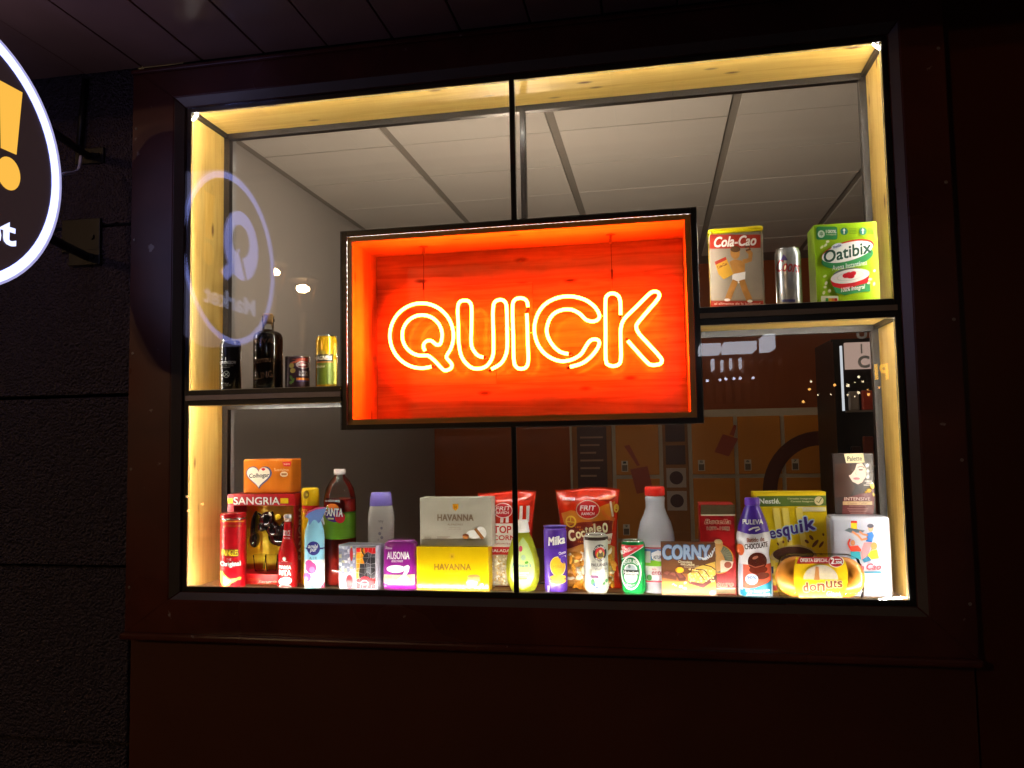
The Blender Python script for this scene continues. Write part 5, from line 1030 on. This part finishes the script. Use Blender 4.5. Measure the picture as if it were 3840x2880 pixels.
p.poly(ell_pts(1590, 415, 262, 92, 36, 16), M('c8281c', .4), 'badge'); p.poly(ell_pts(1585, 480, 255, 95, 36, 12), DG, 'badge'); p.poly(ell_pts(1585, 425, 252, 88, 36, 15), WHITE, 'badge'); p.text('Oatibix', (1350, 365, 1825, 485), M('1c4a3c', .4), .03, shear=.2, rot=13); p.ell(1485, 370, 56, 26, M('e0e4f0', .4), 'badge', rot=20); p.text('Weetabix', (1445, 358, 1528, 384), NAVY, .03, rot=20); p.text('Avena Instantánea', (1432, 530, 1775, 580), WHITE, .01, shear=.3, rot=10)
p.ell(1605, 640, 160, 60, M('5a6a5c', .4), 'bowl_picture', rot=6); p.poly([(1422, 700), (1800, 640), (1780, 730), (1640, 790), (1500, 790), (1440, 750)], M('c81c24', .35, coat=.4), 'bowl_picture'); p.ell(1612, 660, 190, 66, M('e0e0da', .4), 'bowl_picture', rot=10); p.ring(1612, 660, 130, 42, 6, M('c8c8c4', .4), 'bowl_picture', rot=10); p.blobs([(1570, 655, 34, 24, 10), (1615, 660, 40, 24, 0), (1640, 635, 32, 22, 20), (1600, 638, 26, 18, 0)], M('d01c2c', .3, coat=.4), 'strawberries'); p.poly([(1445, 760), (1560, 790), (1700, 745), (1800, 720), (1805, 805), (1680, 820), (1560, 845), (1470, 820)], DG, 'ribbon'); p.text('100% Integral', (1520, 755, 1760, 810), WHITE, .015, shear=.3, rot=9)
rr = random.Random(9); p.blobs([(x_, y_, rr.uniform(14, 22), rr.uniform(11, 16), rr.uniform(0, 90)) for x_, y_ in ((1395, 328), (1340, 380), (1375, 362), (1368, 660), (1380, 728), (1370, 765), (1412, 803), (1358, 820), (1845, 608), (1805, 690), (1790, 725), (1842, 735))], M('e9ecc8', .45), 'oat_flakes')
p.rrect((1330, 850, 1498, 915), 12, M('e9ecdc', .4), 'nutrition_panel'); [p.rect((1375 + 28*i, 872, 1402 + 28*i, 905), M(c_, .4), 'nutrition_panel') for i, c_ in enumerate(('3c9a3c', 'f0c41c', 'e88a1c', 'd02c24'))]
# ================================================================== left shelf
p = Prod('black_cider_can', 'slim black cider can with small white lettering', 'cider can', 'G', (452, 882, 680, 1385), .072, floor=SHELF_L, round_=True)
p.h = max(p.h, .160); p.can(M('16161a', .22, .5, coat=.4)); p.text('STRONGBOW', (456, 1098, 622, 1132), M('dcdcdc', .35), .03); p.text('DARK CIDER', (480, 1138, 598, 1154), M('b0a898', .4), .01); p.rect((476, 1160, 560, 1166), M('908a80', .4), 'small_print'); p.ring(522, 1235, 33, 34, 5, M('c8c8c0', .4), 'emblem'); p.line([(498, 1215), (546, 1256)], 6, M('c8c8c0', .4), 'emblem'); p.line([(546, 1215), (498, 1256)], 6, M('c8c8c0', .4), 'emblem'); p.text('500 ml', (490, 1320, 545, 1335), M('c8c8c0', .4), .01); p.text('alc 4.5% vol', (478, 1340, 565, 1350), M('c8c8c0', .4), .01); p.line([(515, 1060), (515, 1090)], 7, WHITE, 'emblem')
p = Prod('dark_glass_bottle', 'square shouldered dark bottle with embossed script and cork stopper', 'bottle', 'G', (800, 602, 1110, 1370), .080, floor=SHELF_L, round_=True)
r, h = p.r, p.h
pr = [(.97, 0), (1, .01), (1, .66), (.98, .71), (.88, .75), (.66, .775), (.42, .79), (.40, .80)]
lathe('liquid', [(a_*r*.96, b_*h) for a_, b_ in pr], M('2a1208', .08, coat=.6), p.root, 44)
gb = GLASS((.9, .92, .9), 1.5, 0, name='bottle_glass')
lathe('bottle_shell', [(a_*r, b_*h) for a_, b_ in pr] + [(.38*r, .90*h), (.44*r, .905*h), (.44*r, .935*h), (.40*r, .94*h), (.42*r, .985*h)], gb, p.root, 44, caps=False)
lathe('cork_stopper', [(.30*r, .88*h), (.32*r, .89*h), (.33*r, .995*h), (.30*r, h), (.001, h)], M('b8864a', .7, bump=.3, bscale=300), p.root, 24)
p.cyl_surf(r); p.cut = (r*.12, None); EMB = M('6a4c3a', .12, .3, coat=.6)
p.text('RIVA', (826, 872, 1000, 920), EMB, .0); p.text('Vermu', (800, 1060, 990, 1120), EMB, .0, shear=.3, rot=6); p.text('LLING', (810, 1215, 1000, 1280), EMB, 0, rot=8)
p = Prod('dog_food_tin', 'short dark food tin with an orange stripe beside the dark bottle', 'food tin', 'G', (1132, 1047, 1390, 1350), .078, floor=SHELF_L, round_=True)
p.h = max(p.h, .106); p.can(M('3a2230', .28, .3, coat=.4), neck=False); h = p.h; r = p.r
p.poly([(1200, 1085), (1385, 1060), (1388, 1110), (1300, 1090)], M('b8402c', .35), 'stripes'); p.poly([(1180, 1120), (1300, 1075), (1320, 1090), (1200, 1135)], M('c85a3c', .35), 'stripes'); p.ell(1315, 1140, 70, 36, M('e0dcd8', .4), 'badge'); p.ell(1315, 1140, 64, 30, M('7a1c24', .4), 'badge'); p.text("Butcher's", (1258, 1120, 1374, 1152), WHITE, .02); p.text('SUPER', (1276, 1202, 1364, 1226), M('dcd8dc', .4), .025); p.text('FOODS', (1276, 1230, 1364, 1254), M('dcd8dc', .4), .025); p.rect((1248, 1272, 1378, 1296), ORG, 'stripe'); p.rect((1248, 1298, 1378, 1310), M('5a4a8c', .4), 'stripe')
p.blobs([(1200, 1148, 26, 26, 0), (1212, 1198, 28, 26, 0)], M('c8b45a', .45), 'vegetable_picture'); p.blobs([(1195, 1270, 14, 26, 20), (1215, 1300, 12, 28, -20), (1190, 1320, 16, 18, 0)], M('5a8a3c', .45), 'vegetable_picture')
p = Prod('golden_cider_can', 'golden yellow cider can with a black name band next to the neon box', 'cider can', 'G', (1447, 833, 1675, 1336), .075, floor=SHELF_L, round_=True)
p.h = max(p.h, .160); p.can(M('d9a414', .22, .5, coat=.4)); p.rect((1462, 1108, 1660, 1340), M('5c6a1c', .3, .3), 'label'); p.rect((1450, 1030, 1628, 1104), M('201c14', .35), 'band'); p.text('MAGNERS', (1432, 1046, 1616, 1088), M('e8e0c8', .4), .02); p.rect((1462, 1106, 1625, 1114), M('b8602c', .4), 'band'); p.text('Original', (1455, 1140, 1545, 1172), CREAM, .01, shear=.3); p.rect((1634, 910, 1664, 1040), M('a89a3c', .4), 'small_print'); p.rect((1634, 1080, 1664, 1330), M('b8b85a', .4), 'small_print'); p.poly([(1470, 1030), (1500, 985), (1550, 1000), (1560, 1030)], M('8a7420', .4), 'emblem')


# ================================================================== inside the shop
# luggage lockers
LY = 4.5
lk = thing('luggage_lockers', 'ochre luggage locker cabinet with numbered doors and suitcase prints', 'lockers', (1.7, LY + .3, 0))
def LB_(name, x0, x1, y0, y1, z0, z1, m, bv=0, par=None): return box(name, x0 - 1.7, x1 - 1.7, y0 - LY - .3, y1 - LY - .3, z0, z1, m, par or lk, bv)
OCH = M('ad6a10', .5, var=.06, scale=3); FRM = M('a89a86', .5); DKP = M('3a1712', .5)
cx_ = [.66, 1.03, 1.42, 1.66, 2.03, 2.40, 2.77]; rz = [.04, .54, 1.07, 1.575]
LB_('carcass', .655, 2.775, LY + .02, LY + .6, 0, 1.62, FRM)
num = iter([1, 2, 3, 4, 8, 5, 9, 6, 10, 7] + list(range(11, 30)))
nums = {(1, 2): '1', (1, 1): '2', (3, 2): '5', (4, 2): '6', (5, 2): '7', (3, 1): '8', (4, 1): '9', (5, 1): '10', (1, 0): '4', (3, 0): '11', (4, 0): '12', (5, 0): '13'}
def ltext(s_, x0, z0, x1, z1, m, yy):
    P, F = text_fit(s_, (x0, -z1, x1, -z0), .02); new_obj('lettering', [(a_ - 1.7, yy - LY - .3, -b_) for a_, b_ in P], F, m, lk)
for i in range(6):
    for j in range(3):
        x0, x1, z0, z1 = cx_[i], cx_[i+1], rz[j], rz[j+1]
        if i in (0, 2):
            continue
        dr = LB_('door', x0 + .016, x1 - .016, LY, LY + .018, z0 + .016, z1 - .016, OCH, .003)
        n_ = nums.get((i, j))
        if n_:
            LB_('number_plate', x0 + .06, x0 + .115, LY - .003, LY - .0005, z0 + .045, z0 + .135, M('b8ac9c', .5), 0, dr); ltext(n_, x0 + .075, z0 + .112, x0 + (.10 if len(n_) == 1 else .108), z0 + .130, BLACK, LY - .0045)
            LB_('plate_field', x0 + .066, x0 + .109, LY - .0045, LY - .0032, z0 + .05, z0 + .10, M('5a4a3c', .5), 0, dr)
LB_('door', .676, 1.014, LY, LY + .018, .056, 1.56, M('7c4a10', .5), .003); LB_('notice_panel', .72, .97, LY - .004, LY - .0005, .95, 1.50, DKP)
for k_ in range(6): LB_('notice_line', .745, .94 - .03*(k_ % 3), LY - .006, LY - .0045, 1.40 - .065*k_, 1.415 - .065*k_, M('8a6a58', .5))
LB_('control_column', 1.436, 1.644, LY, LY + .018, .056, 1.56, M('7c4a10', .5), .003)
for k_, zz in enumerate((1.36, 1.17, .98, .79)): LB_('icon_plate', 1.46, 1.62, LY - .004, LY - .0005, zz, zz + .16, DKP if k_ < 2 else M('9a8a80', .5), .0015)
for zz in (.98, .79):
    e_ = ell_pts(1.54 - 1.7, zz + .08, .055, .055, 24); new_obj('icon', [(a_, -.3 - .0055, b_) for a_, b_ in e_], [tuple(range(len(e_)))], DKP, lk)
# printed suitcases and the big ring of the logo
def lpoly(name, pts, m, yy=LY - .002): return new_obj(name, [(a_ - 1.7, yy - LY - .3, b_) for a_, b_ in pts], [tuple(range(len(pts)))], m, lk)
def lpx(u, v): P = un(u, v, LY); return (P.x, P.z)
SU = M('8a3418', .5)
for L_ in ([(2710, 1628), (2768, 1645), (2733, 1712), (2679, 1695)], [(2363, 1760), (2428, 1748), (2450, 1840), (2388, 1852)]):
    lpoly('suitcase_print', [lpx(*q_) for q_ in L_][::-1], SU)
lpoly('handle_print', [lpx(*q_) for q_ in [(2735, 1630), (2752, 1592), (2762, 1596), (2752, 1635)]][::-1], SU, LY - .003); lpoly('handle_print', [lpx(*q_) for q_ in [(2340, 1672), (2360, 1668), (2400, 1745), (2390, 1748)]][::-1], SU, LY - .003)
o_ = [lpx(3075 - 215 * math.cos(R(a_)), 1838 - 222 * math.sin(R(a_))) for a_ in range(-60, 101, 8)]; i_ = [lpx(3075 - 160 * math.cos(R(a_)), 1838 - 168 * math.sin(R(a_))) for a_ in range(-60, 101, 8)]
n_ = len(o_); new_obj('ring_print', [(a_ - 1.7, -.302, b_) for a_, b_ in o_ + i_], [(k_, k_+1, k_+1+n_, k_+n_) for k_ in range(n_ - 1)], M('4a1c10', .5), lk)
# dark glass-fronted fridge with a lit edge and upright letters
FY = 3.4
fr = thing('drinks_fridge', 'tall dark fridge with a lit edge strip and upright white letters', 'fridge', (2.95, FY + .3, 0))
def FB(name, x0, x1, y0, y1, z0, z1, m, bv=0): return box(name, x0 - 2.95, x1 - 2.95, y0 - FY - .3, y1 - FY - .3, z0, z1, m, fr, bv)
FB('cabinet', 2.58, 3.40, FY + .05, FY + .6, 0, 2.05, M('1c1412', .4)); FB('door_frame', 2.58, 2.62, FY, FY + .049, .02, 2.03, STEEL); FB('door_frame', 3.36, 3.40, FY, FY + .049, .02, 2.03, STEEL)
FB('header_panel', 2.66, 3.32, FY + .012, FY + .048, 1.84, 2.02, EM((.9, .62, .5), .45, 'header_light')); FB('light_strip', 2.628, 2.640, FY + .01, FY + .03, 1.56, 2.0, EM((.9, .95, 1), .7, 'fridge_light'))
for zz in (1.55, 1.18, .8, .42): FB('shelf', 2.65, 3.35, FY + .012, FY + .049, zz, zz + .012, M('8a8078', .3, .6))
rr = random.Random(4)
for zz, cols_ in ((1.562, ['8a8078', 'b0402c', 'c8a04a', '5a5a60', 'c8c0b8', '8a3020']), (1.192, ['3a2018', '6a2a18', '50301c', '4a1c14']), (.812, ['3a2018', '5a2a18', '4a1c14', '50301c'])):
    x0 = 2.67
    for c_ in cols_:
        w_ = rr.uniform(.07, .12); FB('drink_can', x0, x0 + w_ * .8, FY + .014, FY + .047, zz + .0005, zz + rr.uniform(.12, .2), M(c_, .3), .008); x0 += w_
for ch, (u0, v0, u1, v1) in (('U', (3210, 1236, 3252, 1270)), ('I', (3226, 1290, 3234, 1325)), ('C', (3215, 1334, 3262, 1380))):
    a_ = un(u0, v0, FY); b_ = un(u1, v1, FY); P, F = text_fit(ch, (a_.x, -a_.z, b_.x, -b_.z), .04); new_obj('letter', [(x_ - 2.95, -.3 - .004, -y_) for x_, y_ in P], F, M('b9b9bc', .5), fr)
# added fill lamp, unseen behind the neon box, brightens the shop
pl = thing('fill_lamp', 'bowl shaped pendant uplighter hanging in the shop behind the neon box', 'lamp', (.55, 2.6, 1.72))
bm = bmesh.new(); bmesh.ops.create_uvsphere(bm, u_segments=24, v_segments=14, radius=.06, matrix=Matrix.Translation((0, 0, .16))); bm_obj('globe', bm, EM((1.0, .79, .58), FILL_POWER, 'fill_glow'), pl, True)
lathe('lamp_bowl', [(.02, 0), (.10, .03), (.155, .10), (.175, .18), (.172, .18), (.15, .104), (.098, .036), (.001, .012)], LIQ('d8b080', .75, name='frosted_bowl'), pl, 36, caps=False)
for a_ in (0, 120, 240): tube('bowl_rod', [(.17*math.cos(R(a_)), .17*math.sin(R(a_)), .18), (0, 0, .42)], .003, STEEL, pl, 6)
lathe('bulb_holder', [(.02, .215), (.02, .42), (.006, .43)], STEEL, pl, 16); tube('lamp_cable', [(0, 0, .42), (0, 0, 1.805)], .004, STEEL, pl, 6)

# ================================================================== across the street (seen as reflections in the glass)
across = thing('building_across', 'dark building across the street with lit fascia panels and slatted screen', 'building', (0, -9.6, 0))
def AB(name, x0, x1, y0, y1, z0, z1, m, bv=0): return box(name, x0, x1, y0 + 9.6, y1 + 9.6, z0, z1, m, across, bv)
AB('facade', -14, 14, -10.2, -9.6, 0, 8, M('1a1412', .85, var=.2, scale=2))
pan = EM((.86, .88, 1.0), 5.0, 'fascia_light')
for x0, x1, z0, z1 in ((2.03, 2.31, 2.56, 2.68), (2.36, 2.79, 2.57, 2.69), (2.90, 3.04, 2.58, 2.78)): AB('fascia_panel', x0, x1, -9.6, -9.0, z0, z1, pan)
for k_ in range(9): AB('screen_slat', 2.1 + .13*k_, 2.17 + .13*k_, -9.6, -9.1, 1.85, 2.45, M('7a4a30', .7))
for k_, (x_, z_) in enumerate(((2.18, 2.46), (2.3, 2.44), (2.42, 2.46), (2.55, 2.46))): AB('lit_letter', x_, x_ + .035, -9.6, -9.02, z_ - .14, z_, pan)
pk = thing('parking_sign', 'small yellow lit parking sign on a post across the street', 'sign', (4.36, -9.0, 0))
tube('post', [(0, 0, 0), (0, 0, 2.35)], .03, STEEL, pk, 10)
for t_, x0 in (('P', -.10), ('I', .03)):
    P, F = text_fit(t_, (x0, -2.31, x0 + (.11 if t_ == 'P' else .04), -2.10), .03); new_obj('lit_character', [(-(a_ - .0), .045, -b_) for a_, b_ in P], F, EM((1.0, .50, .03), 9.0, 'parking_light'), pk)
box('sign_box', -.16, .16, -.04, .04, 2.06, 2.35, STEEL, pk, .005)
fs = thing('distant_lights', 'string of small warm bulbs hung across the street', 'string lights', (3.6, -9.0, 2.1))
tube('cable', [(-.35, 0, .12), (0, 0, .02), (.9, 0, .10)], .006, STEEL, fs, 6)  # added cable; its bulbs stand in for scattered street and car lights
rr = random.Random(6)
for k_ in range(16):
    bm = bmesh.new(); bmesh.ops.create_icosphere(bm, subdivisions=2, radius=rr.uniform(.010, .024), matrix=Matrix.Translation((rr.uniform(-.25, .8), rr.uniform(-.1, .1), rr.uniform(-.28, .05)))); bm_obj('bulb', bm, EM((1, .8, .5) if k_ % 3 else (1, .45, .1), 14.0, 'bulb_glow'), fs, True)
for k_, (u_, v_) in enumerate(((703, 1862), (707, 1915), (760, 1890), (750, 2075), (786, 2095), (2652, 1428), (2700, 1424), (2722, 1421), (2752, 1420), (2776, 1419), (2824, 1417))):
    P = un(u_, v_, 9.0); bm = bmesh.new(); bmesh.ops.create_icosphere(bm, subdivisions=2, radius=.022, matrix=Matrix.Translation((P.x - 3.6, 0, P.z - 2.1)))
    bm_obj('bulb', bm, EM((1, .62, .25), 12.0, 'bulb_glow') if k_ < 5 else EM((.8, .8, 1), 10.0, 'bulb_glow'), fs, True)
# street lanterns
def lantern(loc, label):
    t = thing('street_lantern', label, 'street lamp', loc, 0, 'lit street lanterns across the road')
    zz = loc[2]; box('base', -.12, .12, -.12, .12, -zz, -zz + .3, STEEL, t, .02); tube('post', [(0, 0, -zz + .3), (0, 0, -.02)], .04, STEEL, t, 10)
    lathe('lantern_foot', [(.03, -.04), (.07, -.01), (.075, 0)], STEEL, t, 4)
    for a_ in range(4):
        c_, s_ = math.cos(R(90*a_ + 45)), math.sin(R(90*a_ + 45)); tube('lantern_rib', [(.08*c_, .08*s_, 0), (.16*c_, .16*s_, .34)], .008, M('8a6a4a', .4, .5), t, 6)
    lathe('lantern_roof', [(.18, .34), (.19, .35), (.10, .43), (.03, .46), (.03, .50), (.001, .52)], STEEL, t, 8)
    bm = bmesh.new(); bmesh.ops.create_icosphere(bm, subdivisions=2, radius=.075, matrix=Matrix.Translation((0, 0, .25)) @ Matrix.Diagonal((1.0, 1.0, .6, 1))); bm_obj('lamp_bulb', bm, EM((1.0, .60, .28), LANTERN, 'lantern_light'), t, True)
    return t
P = un(1027, 1021, 6.6); lantern((P.x, -6.6, P.z - .25), 'lit street lantern standing further from the kerb')
P = un(1137, 1083, 6.0); lantern((P.x, -6.0, P.z - .25), 'lit street lantern standing nearer the kerb')
